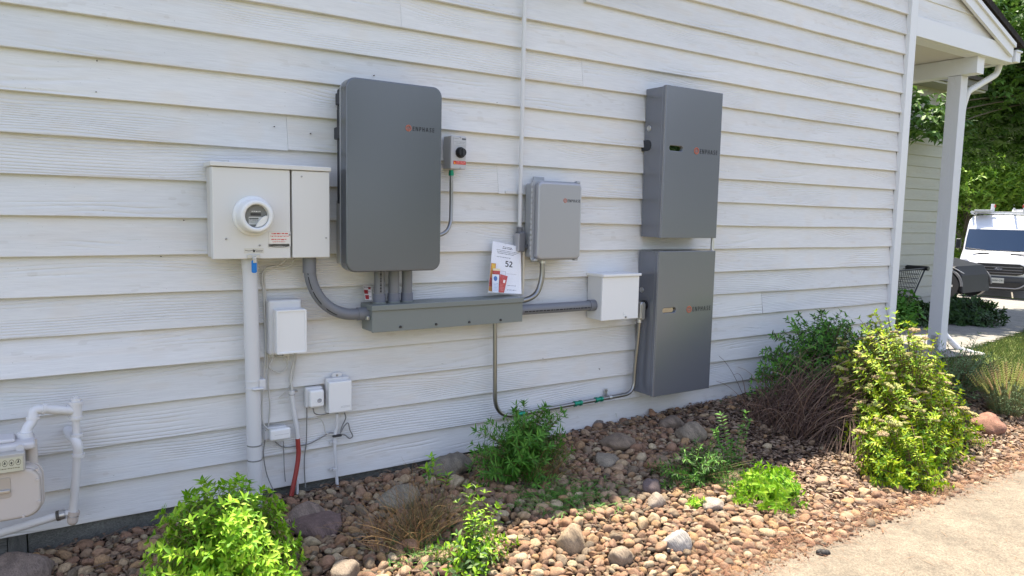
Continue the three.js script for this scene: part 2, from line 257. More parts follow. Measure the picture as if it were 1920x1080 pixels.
boulderSpecs.forEach(([px, py, w, h, k, c, label], i) => {
  const p = ground(px, py), dep = p.distanceTo(camera.position), s = dep / FPX * 1.03, rx = w * s / 2, ry = h * s / 2 * 1.15, rz = Math.max(rx, ry) * 0.8;
  const t = thing('boulder', label, 'rock', [p.x, p.y, p.z - rz * 0.6]);
  const g = smooth(new THREE.IcosahedronGeometry(1, 5)), q = g.attributes.position, v = V(0, 0, 0), rough = k > 6 ? 0.9 : 0.6, RC = RNG(900 + i * 7), cuts = Array.from({ length: k > 6 ? 11 : 4 }, () => [V(RC() * 2 - 1, RC() * 1.6 - 0.5, RC() * 2 - 1).normalize(), 0.55 + RC() * 0.3]);
  if (k === 8) cuts.push([V(0.08, 1, 0.06).normalize(), 0.42]);
  for (let j = 0; j < q.count; j++) { v.fromBufferAttribute(q, j); let f = 1 + rough * (1.1 * n3(v, 1.2, 300 + i * 13) + 0.35 * n3(v, 3, 400 + i)); for (const [n, d] of cuts) { const e = v.dot(n) * f; if (e > d) f *= 1 - 0.82 * (1 - d / e); } f *= 1.12 + rough * (0.2 * n3(v, 6, 470 + i) + 0.14 * n3(v, 14, 500 + i) + 0.07 * n3(v, 30, 520 + i)); q.setXYZ(j, v.x * f * rx, v.y * f * ry + ry * 0.45, v.z * f * rz); }
  g.computeVertexNormals(); const uv = new Float32Array(q.count * 2); for (let j = 0; j < q.count; j++) { uv[2 * j] = (q.getX(j) + q.getY(j) * 0.4) * 8; uv[2 * j + 1] = (q.getZ(j) + q.getY(j) * 0.8) * 8; } g.setAttribute('uv', new THREE.BufferAttribute(uv, 2));
  part('rock_body', [g], std(c[0], c[1], c[2], 0.85, { map: stoneTex, bumpMap: stoneTex, bumpScale: 0.004 }), t, { local: true });
  boulders.push([p.x, p.z - rz * 0.6, Math.max(rx, rz) * 0.92]);
});
const stones = [];
{
  const cell = 0.06, occ = new Map(), key = (x, z) => Math.floor(x / cell) * 10007 + Math.floor(z / cell);
  const mulch = (x, z) => sstep(3.0, 3.8, x + 0.4 * (fbm(x * 2, z * 2, 33) - 0.5)) * sstep(1.62, 1.28, z + 0.2 * (fbm(x * 4, z * 4, 36) - 0.5));
  const tryPut = (x, z, r, lift) => {
    for (const b of boulders) if ((x - b[0]) ** 2 + (z - b[1]) ** 2 < (b[2] + r * 0.3) ** 2) return;
    const i = Math.floor(x / cell), j = Math.floor(z / cell);
    for (let a = -2; a <= 2; a++) for (let b = -2; b <= 2; b++) for (const o of occ.get((i + a) * 10007 + j + b) || []) if ((o[0] - x) ** 2 + (o[1] - z) ** 2 < ((o[2] + r) * 0.74) ** 2) return;
    const k = i * 10007 + j; if (!occ.has(k)) occ.set(k, []); occ.get(k).push([x, z, r]);
    stones.push({ x, z, r, lift });
  };
  for (let n = 0; n < 260; n++) { const x = -0.6 + R0() * 4.6, z = 0.06 + R0() * 1.5; if (R0() > mulch(x, z) * 0.8) tryPut(x, z, 0.03 + 0.02 * R0() * R0(), 0); }
  for (let n = 0; n < 90000; n++) {
    const x = -1.2 + R0() * 7.6, z = 0.02 + R0() * 1.66; const big = Math.pow(1 - n / 90000, 1.6);
    const r = 0.0115 + 0.007 * R0() + big * 0.021 * Math.pow(R0(), 1.6);
    const d = (1 - 0.93 * mulch(x, z)) * (1 - 0.8 * sstep(1.36, 1.62, z + 0.25 * (fbm(x * 3, z * 3, 35) - 0.5))) * (0.35 + 0.65 * sstep(0.36, 0.5, fbm(x * 2.3 + 3, z * 2.3, 37)));
    if (R0() < d) tryPut(x, z, r, 0);
  }
  // a buried under-layer that fills the gaps
  const base = stones.length;
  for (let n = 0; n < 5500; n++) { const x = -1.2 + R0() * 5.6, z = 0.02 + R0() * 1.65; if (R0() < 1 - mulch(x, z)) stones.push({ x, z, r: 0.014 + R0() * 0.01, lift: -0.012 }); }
  const q = new THREE.Quaternion(), e = new THREE.Euler();
  for (const s of stones) {
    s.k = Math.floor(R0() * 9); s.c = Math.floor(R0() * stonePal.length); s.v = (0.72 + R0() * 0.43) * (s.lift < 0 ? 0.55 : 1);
    e.set((R0() - 0.5) * 0.7, R0() * 6.28, (R0() - 0.5) * 0.7); q.setFromEuler(e);
    s.m = new THREE.Matrix4().compose(V(s.x, G(s.x, s.z) + s.r * 0.28 + s.lift + R0() * 0.006, s.z), q, V(s.r * (1 + R0() * 0.25), s.r * (0.85 + R0() * 0.3), s.r));
    const p = project(V(s.x, G(s.x, s.z), s.z)); s.size = p[0] > 0 && p[0] < 1920 && p[1] > 0 && p[1] < 1080 && s.lift === 0 ? s.r / V(s.x, 0, s.z).distanceTo(camera.position) : 0;
  }
  stones.sort((a, b) => b.size - a.size);
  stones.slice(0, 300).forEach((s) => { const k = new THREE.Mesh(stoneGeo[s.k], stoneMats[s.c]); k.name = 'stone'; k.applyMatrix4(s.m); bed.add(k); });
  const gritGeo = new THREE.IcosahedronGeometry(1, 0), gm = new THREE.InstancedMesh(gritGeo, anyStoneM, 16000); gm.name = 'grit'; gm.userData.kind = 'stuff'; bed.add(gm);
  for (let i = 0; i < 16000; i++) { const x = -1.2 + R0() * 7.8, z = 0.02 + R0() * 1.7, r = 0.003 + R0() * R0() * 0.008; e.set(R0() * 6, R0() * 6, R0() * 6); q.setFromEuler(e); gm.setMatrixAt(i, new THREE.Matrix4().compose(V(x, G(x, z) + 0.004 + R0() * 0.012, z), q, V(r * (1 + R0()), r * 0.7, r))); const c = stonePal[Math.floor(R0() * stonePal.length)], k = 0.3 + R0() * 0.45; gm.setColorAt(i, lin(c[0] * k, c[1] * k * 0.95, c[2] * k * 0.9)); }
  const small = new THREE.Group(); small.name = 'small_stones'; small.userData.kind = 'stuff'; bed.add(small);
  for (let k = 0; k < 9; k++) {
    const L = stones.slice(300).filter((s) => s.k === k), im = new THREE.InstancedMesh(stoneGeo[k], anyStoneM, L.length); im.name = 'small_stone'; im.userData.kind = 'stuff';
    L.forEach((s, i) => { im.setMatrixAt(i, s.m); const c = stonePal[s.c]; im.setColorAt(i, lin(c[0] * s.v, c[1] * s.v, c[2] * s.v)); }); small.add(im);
  }
}

// ---------------------------------------------------------------- leaves and plants
function leafGeo(w, droop = 0.25, fold = 0.18, n = 4) { // length 1 along +y, face +z
  const pos = [], idx = [], nor = [];
  for (let i = 0; i <= n; i++) { const t = i / n, ww = w * Math.pow(Math.sin(Math.PI * Math.pow(t, 0.8) * 0.97 + 0.03), 0.9) * (1 - 0.25 * t), z = -droop * t * t; pos.push(-ww / 2, t, z + fold * ww, 0, t, z, ww / 2, t, z + fold * ww); }
  for (let i = 0; i < n; i++) { const a = i * 3; idx.push(a, a + 1, a + 3, a + 1, a + 4, a + 3, a + 1, a + 2, a + 4, a + 2, a + 5, a + 4); }
  const g = new THREE.BufferGeometry(); g.setAttribute('position', new THREE.Float32BufferAttribute(pos, 3)); g.setIndex(idx); g.computeVertexNormals();
  g.setAttribute('uv', new THREE.BufferAttribute(new Float32Array(pos.length / 3 * 2), 2)); return g;
}
const leafBroad = leafGeo(0.46, 0.3), leafNarrow = leafGeo(0.26, 0.2), leafTiny = leafGeo(0.5, 0.15, 0.15, 2), blade = leafGeo(0.07, 0.35, 0.2, 4);
const leafMat = (c, rough = 0.62) => new THREE.MeshPhysicalMaterial({ color: lin(c[0], c[1], c[2]), roughness: rough, specularIntensity: 0.45, transmission: 0.4, thickness: 0, side: THREE.DoubleSide });
const anyLeafM = leafMat([1, 1, 1], 0.6);
// put leaves on a plant: the ones that show largest as parts, the rest as one stuff part
function addLeaves(root, leaves, geo, pal, nParts, partName = 'leaf', restName = 'foliage') {
  root.updateWorldMatrix(true, false); const o = root.position, mats = pal.map((c) => leafMat(c));
  for (const l of leaves) { const p = project(l.p); l.size = p[0] > 0 && p[0] < 1920 && p[1] > 0 && p[1] < 1080 ? l.s / l.p.distanceTo(camera.position) ** 1.5 : 0; }
  leaves.sort((a, b) => b.size - a.size);
  const shift = new THREE.Matrix4().makeTranslation(-o.x, -o.y, -o.z);
  leaves.slice(0, nParts).forEach((l) => { const k = new THREE.Mesh(geo, mats[l.c]); k.name = partName; k.applyMatrix4(shift.clone().multiply(l.m)); root.add(k); });
  const rest = leaves.slice(nParts); if (!rest.length) return;
  const im = new THREE.InstancedMesh(geo, anyLeafM, rest.length); im.name = restName; im.userData.kind = 'stuff'; const m = new THREE.Matrix4();
  rest.forEach((l, i) => { im.setMatrixAt(i, m.copy(shift).multiply(l.m)); const c = pal[l.c]; im.setColorAt(i, lin(c[0] * l.v, c[1] * l.v, c[2] * l.v)); }); root.add(im);
}
function leafAt(p, dir, up, s, R, pal) {
  const y = dir.clone().normalize(); let z = up.clone().addScaledVector(y, -up.dot(y)); if (z.length() < 1e-3) z = V(0, 0, 1); z.normalize(); const x = y.clone().cross(z);
  const m = new THREE.Matrix4().makeBasis(x.multiplyScalar(s), y.multiplyScalar(s), z.multiplyScalar(s)).setPosition(p);
  return { m, p: p.clone(), s, c: Math.floor(R() * pal.length), v: 0.75 + R() * 0.4 };
}
// a leafy shoot: curve from a to b, leaves in whorls along its upper part
function shoot(P, R, o, leaves, stems) {
  stems.push(sweep(P, o.stem ?? 0.0022, 5, (o.stem ?? 0.0022) * 0.5));
  const n = P.length - 1, from = Math.floor(n * (o.from ?? 0.3)); let a = R() * 6.28;
  for (let i = from; i <= n; i++) {
    const t = P[Math.min(n, i + 1)].clone().sub(P[Math.max(0, i - 1)]).normalize(), side = Math.abs(t.y) > 0.9 ? V(1, 0, 0) : V(0, 1, 0), x = side.clone().cross(t).normalize(), y = t.clone().cross(x);
    const last = i === n, k = last ? (o.tipLeaves ?? 4) : (o.whorl ?? 2);
    for (let j = 0; j < k; j++) {
      a += last ? 6.28 / k : 2.4 + (j ? 0.8 : 0) + R() * 0.5;
      const out = x.clone().multiplyScalar(Math.cos(a)).addScaledVector(y, Math.sin(a)), tilt = (last ? 0.9 : o.tilt ?? 0.45) + (R() - 0.5) * 0.35;
      const d = out.clone().multiplyScalar(1).addScaledVector(t, tilt).add(V(0, (o.lift ?? 0.1), 0));
      const s = (o.leaf ?? 0.04) * (0.65 + R() * 0.6) * (last ? 0.8 : 1 - 0.25 * (i - from) / (n - from + 1));
      leaves.push(leafAt(P[i].clone().addScaledVector(out, 0.002), d, t.clone().add(V(0, 0.5, 0)).add(V((R() - 0.5) * 0.5, 0, (R() - 0.5) * 0.5)), s, R, o.pal));
    }
  }
}
// a rounded shrub: shoots fan from the base to points through an ellipsoid shell
function shrub(name, label, cat, base, o) {
  const R = RNG(o.seed), t = thing(name, label, cat, [base.x, base.y, base.z]), leaves = [], stems = [], tips = [];
  const B = base, lobes = [[0, 0, 1, 1, 1, 1], ...(o.lobes ?? [])];
  for (let i = 0; i < o.n; i++) {
    let pick = R() * lobes.reduce((a, l) => a + l[5], 0), q = 0; while (pick > lobes[q][5] && q < lobes.length - 1) pick -= lobes[q++][5];
    const l = lobes[q], base = V(B.x + l[0], G(B.x + l[0], B.z + l[1]), B.z + l[1]);
    const az = R() * 6.283, el = Math.asin(Math.pow(R(), o.flat ?? 0.8)) , rad = (o.shell ?? 0.55) + (1 - (o.shell ?? 0.55)) * Math.cbrt(R());
    const lump = 1 + (o.lump ?? 0.3) * n3(V(Math.cos(az), el, Math.sin(az)), 2.2, o.seed) * 2;
    const tip = V(base.x + (o.lean?.[0] ?? 0) * Math.sin(el) + Math.cos(az) * Math.cos(el) * o.rx * l[2] * rad * lump, base.y + (o.y0 ?? 0) + Math.sin(el) * o.ry * l[3] * rad * lump, base.z + (o.lean?.[1] ?? 0) * Math.sin(el) + Math.sin(az) * Math.cos(el) * o.rz * l[4] * rad * lump);
    const a = V(base.x + (R() - 0.5) * o.rx * 0.4, base.y - 0.01, base.z + (R() - 0.5) * o.rz * 0.4), mid = a.clone().lerp(tip, 0.55).add(V((tip.x - a.x) * -0.12, (tip.y - base.y) * 0.18 + (o.arch ?? 0), (tip.z - a.z) * -0.12));
    if (o.cut && o.cut(tip)) continue;
    if (tip.y < G(tip.x, tip.z) + 0.015) tip.y = G(tip.x, tip.z) + 0.02 + R() * 0.03;
    shoot(new THREE.QuadraticBezierCurve3(a, mid, tip).getPoints(o.seg ?? 10), R, o, leaves, stems); tips.push(tip);
  }
  part('stem', stems, std(...(o.stemC ?? [0.16, 0.13, 0.05]), 0.8), t);
  addLeaves(t, leaves, o.geo ?? leafBroad, o.pal, o.parts ?? 0);
  return { t, tips, R };
}
function bladeClump(t, base, n, len, spread, pal, seed, lean = [0, 0], name = 'grass_blades', r = 0.0011) {
  const R = RNG(seed), groups = pal.map(() => []);
  for (let i = 0; i < n; i++) {
    const az = R() * 6.283, l = len * (0.45 + R() * 0.7), s = spread * (0.2 + R()), a = V(base.x + Math.cos(az * 7) * R() * spread * 0.7, base.y - 0.005, base.z + Math.sin(az * 7) * R() * spread * 0.5);
    const b = a.clone().add(V(Math.cos(az) * s + lean[0] * l, l * (0.4 + 0.6 * R()), Math.sin(az) * s + lean[1] * l)), m = a.clone().lerp(b, 0.5).add(V((R() - 0.5) * l * 0.4, l * (R() * 0.4), (R() - 0.5) * l * 0.4));
    a.y = G(a.x, a.z); const P = new THREE.QuadraticBezierCurve3(a, m, b).getPoints(6); for (const p of P) p.y = Math.max(p.y, G(p.x, p.z) + 0.004);
    groups[Math.floor(R() * pal.length)].push(sweep(P, r * (0.7 + R() * 0.7), 4, r * 0.25));
  }
  groups.forEach((g, i) => { if (g.length) part(name, g, std(...pal[i], 0.85), t, { kind: 'stuff' }); });
}

// ---------------------------------------------------------------- the house
const sidingMs = [0.98, 1.02, 1, 0.955, 1.015, 0.985, 0.965].map((k, i) => { const m = sidingM.clone(); m.color.setRGB(0.70 * k, 0.70 * k * (1 - (i % 3) * 0.006), 0.69 * k * (1 - (i % 3) * 0.014)); return m; });
const E0 = 0.17, house = thing('house', 'white clapboard house whose side wall carries the electrical equipment', 'house');
const grp = (name, parent) => { const g = new THREE.Group(); g.name = name; parent.add(g); return g; };
// one clapboard: chamfered butt, leaning face, seen ends
function plank(x0, x1, y0, h, zf, seed, th = 0.029, warp = 1, loose = 0) {
  const n = Math.max(2, Math.ceil((x1 - x0) / 0.22)), pos = [], uv = [], idx = [], u0 = (seed * 0.618) % 1, band = seed % 4;
  const prof = [[0, -th], [0, -0.0025], [0.0025, 0], [h, -th + 0.0005], [h, -th - 0.004]];
  for (let s = 0; s < 4; s++) {
    const A = prof[s], B = prof[s + 1], st = pos.length / 3;
    for (let i = 0; i <= n; i++) {
      const x = x0 + (x1 - x0) * i / n, dy = warp * 0.007 * (vn(x * 1.7, y0 * 9, 600 + seed) - 0.5), dz = warp * 0.008 * (vn(x * 1.3, y0 * 7, 640 + seed) - 0.5);
      for (const q of [A, B]) { const low = q[0] < 0.05 ? 1 : 0; pos.push(x, y0 + q[0] + (dy + loose * 0.3 * (1 - sstep(0.2, 1.25, x))) * low, zf + q[1] + (low ? Math.max(-0.001, dz) + loose * (1 - sstep(0.2, 1.25, x)) : 0)); uv.push(x / 3.4 + u0, (band + clamp(q[0] / 0.19, 0.01, 0.99)) / 4); }
    }
    for (let i = 0; i < n; i++) { const a = st + i * 2; idx.push(a, a + 2, a + 1, a + 1, a + 2, a + 3); }
  }
  for (const [x, flip] of [[x0, 0], [x1, 1]]) { const st = pos.length / 3; for (const q of prof) { pos.push(x, y0 + q[0], zf + q[1]); uv.push(0.01, 0.01); } for (let k = 1; k < 4; k++) idx.push(...(flip ? [st, st + k, st + k + 1] : [st, st + k + 1, st + k])); }
  const g = new THREE.BufferGeometry(); g.setAttribute('position', new THREE.Float32BufferAttribute(pos, 3)); g.setAttribute('uv', new THREE.Float32BufferAttribute(uv, 2)); g.setIndex(idx); g.computeVertexNormals(); return g;
}
{
  const wall = grp('wall', house), joints = [[540, 270], [753, 22], [935, 345], [1094, 140], [1432, 556]].map(([a, b]) => { const p = W(a, b); return [Math.floor(p.y / E0), p.x]; });
  for (let r = 0; r < 25; r++) {
    const xs = [-6, ...joints.filter((j) => j[0] === r).map((j) => j[1]), 6.54].sort((a, b) => a - b); if (xs[1] > 1.5 || r % 3 === 1) xs.splice(1, 0, -1.4 - (r % 5) * 0.37);
    const yTop = r * E0, lim = 2.6 + (yTop + 0.12 - 2.76) / 0.249; if (yTop > 2.6) xs[0] = Math.max(xs[0], lim); const X = xs.filter((x) => x >= xs[0]);
    for (let i = 0; i + 1 < X.length; i++) if (X[i + 1] - X[i] > 0.05) {
      const g = plank(X[i] + (i ? 0.0005 : 0), X[i + 1] - 0.0005, yTop, E0 + 0.021, 0, r * 7 + i * 3 + 1, 0.029, 1, r === 4 ? 0.026 : 0);
      part('plank', [g], sidingMs[(r * 5 + i * 2) % 7], wall);
    }
  }
  part('sheathing', [box(-6.02, 6.62, 0.0, 2.82, -0.15, -0.038, 0), box(3.6, 6.62, 2.82, 3.2, -0.15, -0.038, 0)], std(0.3, 0.28, 0.25, 0.9), wall);
  // a board has come a little loose: nails and chips along the siding
  const nails = [[182, 113], [180, 172], [515, 237], [702, 141], [932, 192], [345, 413], [302, 481], [1018, 672], [1125, 692], [583, 250]].map(([a, b]) => { const p = W(a, b, 0.0); return cylZ(p.x, p.y, -0.012, 0.0012, 0.0028, 0.0022, 8); });
  part('nail', nails, std(0.1, 0.085, 0.07, 0.7, { metalness: 0.4 }), wall, { kind: 'stuff' });
  const f = grp('foundation', house), fm = std(0.2, 0.21, 0.2, 0.9, { map: concTex, bumpMap: concBump, bumpScale: 0.003 });
  for (const [a, b, z] of [[-6, W(14, 1040).x, -0.028], [W(15, 1040).x, W(51, 1040).x, -0.02], [W(53, 1040).x, 1.0, -0.026], [1.004, 3.4, -0.03], [3.404, 6.6, -0.03]]) part('panel', [box(a, b, -0.7, 0.012, -0.15, z, 0.004)], fm, f);
  // rear and side walls, so that no sun leaks through
  part('rear_wall', [box(-6, 6.62, -0.7, 3.2, -8.15, -8, 0)], sidingM, house); part('side_wall', [box(-6.15, -6.0, -0.7, 3.2, -8, -0.02, 0)], sidingM, house); part('side_wall', [box(6.5, 6.62, -0.7, 3.25, -8, -0.16, 0)], sidingM, house);
  part('corner_trim', [box(6.54, 6.645, -0.05, 3.7, -0.02, 0.024, 0.003)], trimM, house);
  part('corner_return_trim', [box(6.622, 6.642, -0.05, 3.06, -0.12, -0.021, 0.002)], trimM, house);
  const gable = grp('porch_gable', house), rl = (x) => 3.549 - 0.362 * (x - 7.672);
  for (let r = 19; r < 22; r++) { const y = 3.235 + (r - 19) * E0, xe = 7.672 + (3.549 - y - 0.12) / 0.362; if (xe > 6.8) part('plank', [plank(6.647, xe, y, E0 + 0.02, 0, r * 5 + 2, 0.014, 0.5)], sidingM, gable); }
  part('gable_backing', [slab((() => { const s = new THREE.Shape(); s.moveTo(6.63, 3.06); s.lineTo(8.46, 3.06); s.lineTo(8.46, 3.16); s.lineTo(6.63, 3.7); return s; })(), -0.14, -0.021, 0)], trimM, gable);
  part('fascia_board', [box(6.647, 8.49, 3.062, 3.232, -0.02, 0.022, 0.003)], trimM, gable);
  const rk = (z0, z1, a0, a1, xa, xb) => { const s = new THREE.Shape(); s.moveTo(xa, rl(xa) - a1); s.lineTo(xb, rl(xb) - a1); s.lineTo(xb, rl(xb) - a0); s.lineTo(xa, rl(xa) - a0); return slab(s, z0, z1, 0); };
  part('rake_board', [rk(0.024, 0.052, 0.03, 0.165, 6.9, 8.43)], trimM, gable); part('rake_molding', [rk(0.053, 0.072, 0.028, 0.07, 6.9, 8.44)], trimM, gable);
  // roofs: gable with its ridge running back, lower roof with a level eave to the left
  const shing = std(0.035, 0.03, 0.027, 0.95, { map: soilTex, bumpMap: soilTex, bumpScale: 0.01 }), roof = grp('roof', house);
  const R1 = new THREE.Shape(); R1.moveTo(8.6, 3.214); R1.lineTo(6.9, 3.83); R1.lineTo(2.6, 2.76); R1.lineTo(2.6, 2.83); R1.lineTo(6.9, 3.92); R1.lineTo(8.62, 3.26);
  part('shingles', [slab(R1, -8.3, 0.08, 0)], shing, roof);
  const L1 = new THREE.BufferGeometry(), c = [[-6.4, 2.83, 0.06], [2.85, 2.83, 0.06], [6.2, 4.16, -4], [-6.4, 4.16, -4], [-6.4, 2.83, -8.3], [2.85, 2.83, -8.3]], q = [];
  const quad = (...k) => { for (const i of [0, 1, 2, 0, 2, 3]) q.push(...c[k[i]]); }; quad(0, 1, 2, 3); quad(3, 2, 5, 4); L1.setAttribute('position', new THREE.Float32BufferAttribute(q, 3)); L1.computeVertexNormals();
  part('shingles', [L1], shing, roof); part('eave_board', [box(-6.4, 2.85, 2.80, 2.85, -0.02, 0.06, 0)], trimM, roof);
  // porch: ceiling, beam, post
  part('porch_ceiling', [box(6.63, 8.45, 3.07, 3.09, -6, -0.021, 0)], std(0.55, 0.53, 0.49, 0.75), house);
  part('porch_beam', [box(7.89, 8.03, 2.9, 3.066, -4.2, -0.03, 0.004)], trimM, house);
  const post = part('porch_post', [box(7.90, 8.035, 0.08, 2.898, -0.31, -0.175, 0.005)], std(0.6, 0.61, 0.64, 0.65, { bumpMap: grainH, bumpScale: 0.003 }), house);
  part('post_base_bracket', [box(7.895, 7.899, 0.05, 0.24, -0.27, -0.2, 0.001), box(7.92, 8.02, 0.03, 0.08, -0.29, -0.19, 0.002)], std(0.5, 0.5, 0.52, 0.4, { metalness: 0.7 }), post);
  for (const y of [0.1, 0.2]) { const g = new THREE.SphereGeometry(0.012, 10, 6); g.scale(0.5, 1, 1); g.translate(7.894, y, -0.235); part('bracket_bolt', [g], screwM, post); }
  part('gutter', [box(8.5, 8.6, 3.07, 3.185, -8, 0.05, 0.008), box(8.5, 8.62, 3.17, 3.19, -8, 0.06, 0.004)], trimM, house);
  part('downspout', [pipe([V(8.55, 3.08, -0.12), V(8.55, 2.98, -0.14), V(8.1, 2.76, -0.2), V(8.085, 2.6, -0.23), V(8.085, 0.24, -0.235), V(8.2, 0.08, -0.12), V(8.42, 0.02, 0.02)], 0.032, 0.05, 8)], trimM, house);
}
const slabFoot = struct('porch_slab', box(6.66, 8.2, -0.3, 0.085, -2.4, -0.02, 0.01), std(0.33, 0.32, 0.3, 0.85, { map: concTex }));

// ---------------------------------------------------------------- meter cabinet, riser, cables (left)
{
  const z = 0.142, x0 = 0.697, x1 = 1.24, y0 = 1.178, y1 = 1.598, xm = W(546, 400, z).x;
  const t = thing('meter_cabinet', 'beige steel electric meter cabinet with two covers and a round glass meter', 'meter cabinet', [x0, y0, 0]);
  part('cabinet_box', [box(x0 + 0.004, x1 - 0.004, y0 + 0.004, y1, 0.0, z - 0.05, 0.004)], beigeDarkM, t); part('cover_channel', [box(xm - 0.02, xm + 0.02, y0 + 0.006, y1 - 0.004, z - 0.049, z - 0.03, 0)], gapM, t);
  part('left_cover', [box(x0, xm - 0.0045, y0, y1 - 0.002, z - 0.052, z, 0.004)], beigeM, t);
  part('right_cover', [box(xm + 0.0045, x1, y0 + 0.002, y1 - 0.002, z - 0.052, z + 0.003, 0.004)], beigeM, t);
  part('rain_hood', [box(x0 - 0.008, x1 + 0.006, y1, y1 + 0.022, -0.002, z + 0.012, 0.004), box(x0 + 0.08, x0 + 0.2, y1 + 0.022, y1 + 0.03, 0.03, z - 0.02, 0.003)], beigeM, t);
  const mc = W(474, 405, z), rr = (p) => new THREE.LatheGeometry(p.map((a) => new THREE.Vector2(a[0], a[1])), 48).rotateX(Math.PI / 2).translate(mc.x, mc.y, z);
  const meter = part('meter_collar', [rr([[0.092, 0], [0.092, 0.01], [0.089, 0.013], [0.081, 0.014], [0.079, 0.02], [0.077, 0.062], [0.073, 0.074], [0.068, 0.079], [0.058, 0.08], [0.053, 0.075], [0.052, 0.05]])], metalPaint(0.72, 0.72, 0.7, 0.35), t);
  print('meter_face', meter, mc.x - 0.05, mc.x + 0.05, mc.y - 0.05, mc.y + 0.05, z + 0.05, 128, 128, (c) => {
    const R = RNG(5); c.fillStyle = '#6d6e6b'; c.fillRect(0, 0, 128, 128); c.fillStyle = '#c9c9c6'; c.fillRect(24, 68, 80, 44); c.fillStyle = '#0a0a0a'; c.fillRect(34, 46, 60, 15);
    scribble(c, 40, 92, 34, 5, R, '#e8e8e4'); for (let y = 74; y < 108; y += 7) scribble(c, 26, 80, y, 3.5, R, '#333'); c.fillStyle = '#222'; c.fillRect(26, 76, 54, 4);
  });
  const cap = new THREE.Shape(); cap.moveTo(0.047, 0.004); cap.quadraticCurveTo(0.012, -0.003, -0.004, -0.05); cap.absarc(0, 0, 0.05, -1.65, 0.08, false);
  part('meter_shield', [slab(cap, z + 0.053, z + 0.07, 0.002).translate(mc.x, mc.y, 0)], metalPaint(0.72, 0.72, 0.7, 0.35), meter);
  part('meter_glass', [cylZ(mc.x, mc.y, z + 0.072, z + 0.073, 0.052)], new THREE.MeshPhysicalMaterial({ color: lin(1, 1, 1), roughness: 0.02, transmission: 1, thickness: 0, ior: 1.3, specularIntensity: 0.5 }), meter);
  const a = W(503, 434, z), b = W(545, 462, z);
  print('warning_label', t, a.x, b.x, b.y, a.y, z, 160, 100, (c) => { const R = RNG(8); c.fillStyle = '#d8d4cc'; c.fillRect(0, 0, 160, 100); scribble(c, 22, 140, 10, 10, R, '#c0392f'); scribble(c, 14, 146, 28, 7, R, '#c8574c'); scribble(c, 20, 130, 50, 8, R, '#c0392f'); scribble(c, 26, 120, 66, 6, R, '#cf7a70'); c.strokeStyle = '#8a8a86'; c.strokeRect(2, 2, 156, 96); });
  const l = (px, py, w, h, draw) => { const p = W(px, py, z); print('marking_label', t, p.x - w / 2, p.x + w / 2, p.y - h / 2, p.y + h / 2, z, 128, 32, (c) => { c.fillStyle = '#c9c5ba'; c.fillRect(0, 0, 128, 32); draw(c); }); };
  l(523, 461, 0.1, 0.02, (c) => { c.strokeStyle = '#3a3834'; c.lineWidth = 3; c.beginPath(); c.ellipse(64, 16, 56, 11, 0, 0, 7); c.stroke(); c.beginPath(); for (let i = 0; i < 9; i++) { c.moveTo(14 + i * 11, 20); c.quadraticCurveTo(20 + i * 11, 4 + (i % 3) * 5, 26 + i * 11, 18); } c.stroke(); });
  l(476, 470, 0.09, 0.024, (c) => { c.strokeStyle = '#4a4740'; c.lineWidth = 3; c.beginPath(); c.moveTo(6, 12); c.quadraticCurveTo(40, 24, 62, 8); c.moveTo(70, 12); c.lineTo(122, 16); c.moveTo(76, 22); c.lineTo(118, 24); c.stroke(); c.fillStyle = '#2a2824'; c.beginPath(); c.arc(64, 18, 8, 0, 7); c.fill(); });
  const hs = W(475, 481, z); part('cover_latch', [box(hs.x - 0.03, hs.x + 0.03, hs.y - 0.008, hs.y + 0.01, z, z + 0.006, 0.002), box(hs.x - 0.004, hs.x + 0.012, hs.y - 0.03, hs.y, z + 0.002, z + 0.012, 0.003)], castM, t);
  part('cover_screw', [[424, 448], [487, 460], [543, 440], [611, 446], [565, 331]].map(([p, q]) => { const w = W(p, q, z); return cylZ(w.x, w.y, z, z + 0.006, 0.005, 0.004, 10); }), screwM, t, { kind: 'stuff' });
  const tg = thing('seal_tag', 'small blue plastic seal tag hanging under the meter cabinet', 'tag'), tp = W(476, 490, z + 0.012), tb = W(477, 512, z + 0.012);
  part('tag_body', [slab(rrect(tb.x - 0.012, tb.x + 0.012, tb.y, tp.y + 0.005, 0.009), z + 0.004, z + 0.01, 0.001)], std(0.0, 0.16, 0.5, 0.4), tg);
  part('tag_wire', [sweep(curve([V(tb.x - 0.006, tp.y + 0.03, z + 0.008), V(tb.x - 0.004, tp.y + 0.01, z + 0.014), V(tb.x + 0.006, tp.y + 0.01, z + 0.012), V(tb.x + 0.008, tp.y + 0.03, z + 0.008)], 12), 0.0016, 5)], castM, tg);

  // riser pipe
  const zr = 0.075, pr = W(468, 500, zr), pb = W(479, 900, zr), rp = thing('riser_pipe', 'thick white riser pipe running from meter cabinet into the ground', 'pipe');
  part('pipe_body', [sweep([V(pr.x, y0, zr), V((pr.x + pb.x) / 2, 0.6, zr), V(pb.x, -0.25, zr)], 0.034, 28)], whitePvcM, rp);
  part('collar', [cylY(pr.x, zr, y0 - 0.05, y0, 0.037)], whitePvcM, rp);
  for (const py of [725]) { const p = W(475, py, zr + 0.03); part('strap_clamp', [cylY((pr.x + pb.x) / 2, zr, p.y - 0.016, p.y - 0.008, 0.037), cylY((pr.x + pb.x) / 2, zr, p.y + 0.02, p.y + 0.026, 0.037), cylX(p.y - 0.012, zr + 0.042, pr.x - 0.005, pr.x + 0.045, 0.006, 8), box(pr.x + 0.03, pr.x + 0.06, p.y - 0.02, p.y + 0.03, zr - 0.05, zr + 0.03, 0.003)], whitePvcM, rp); }
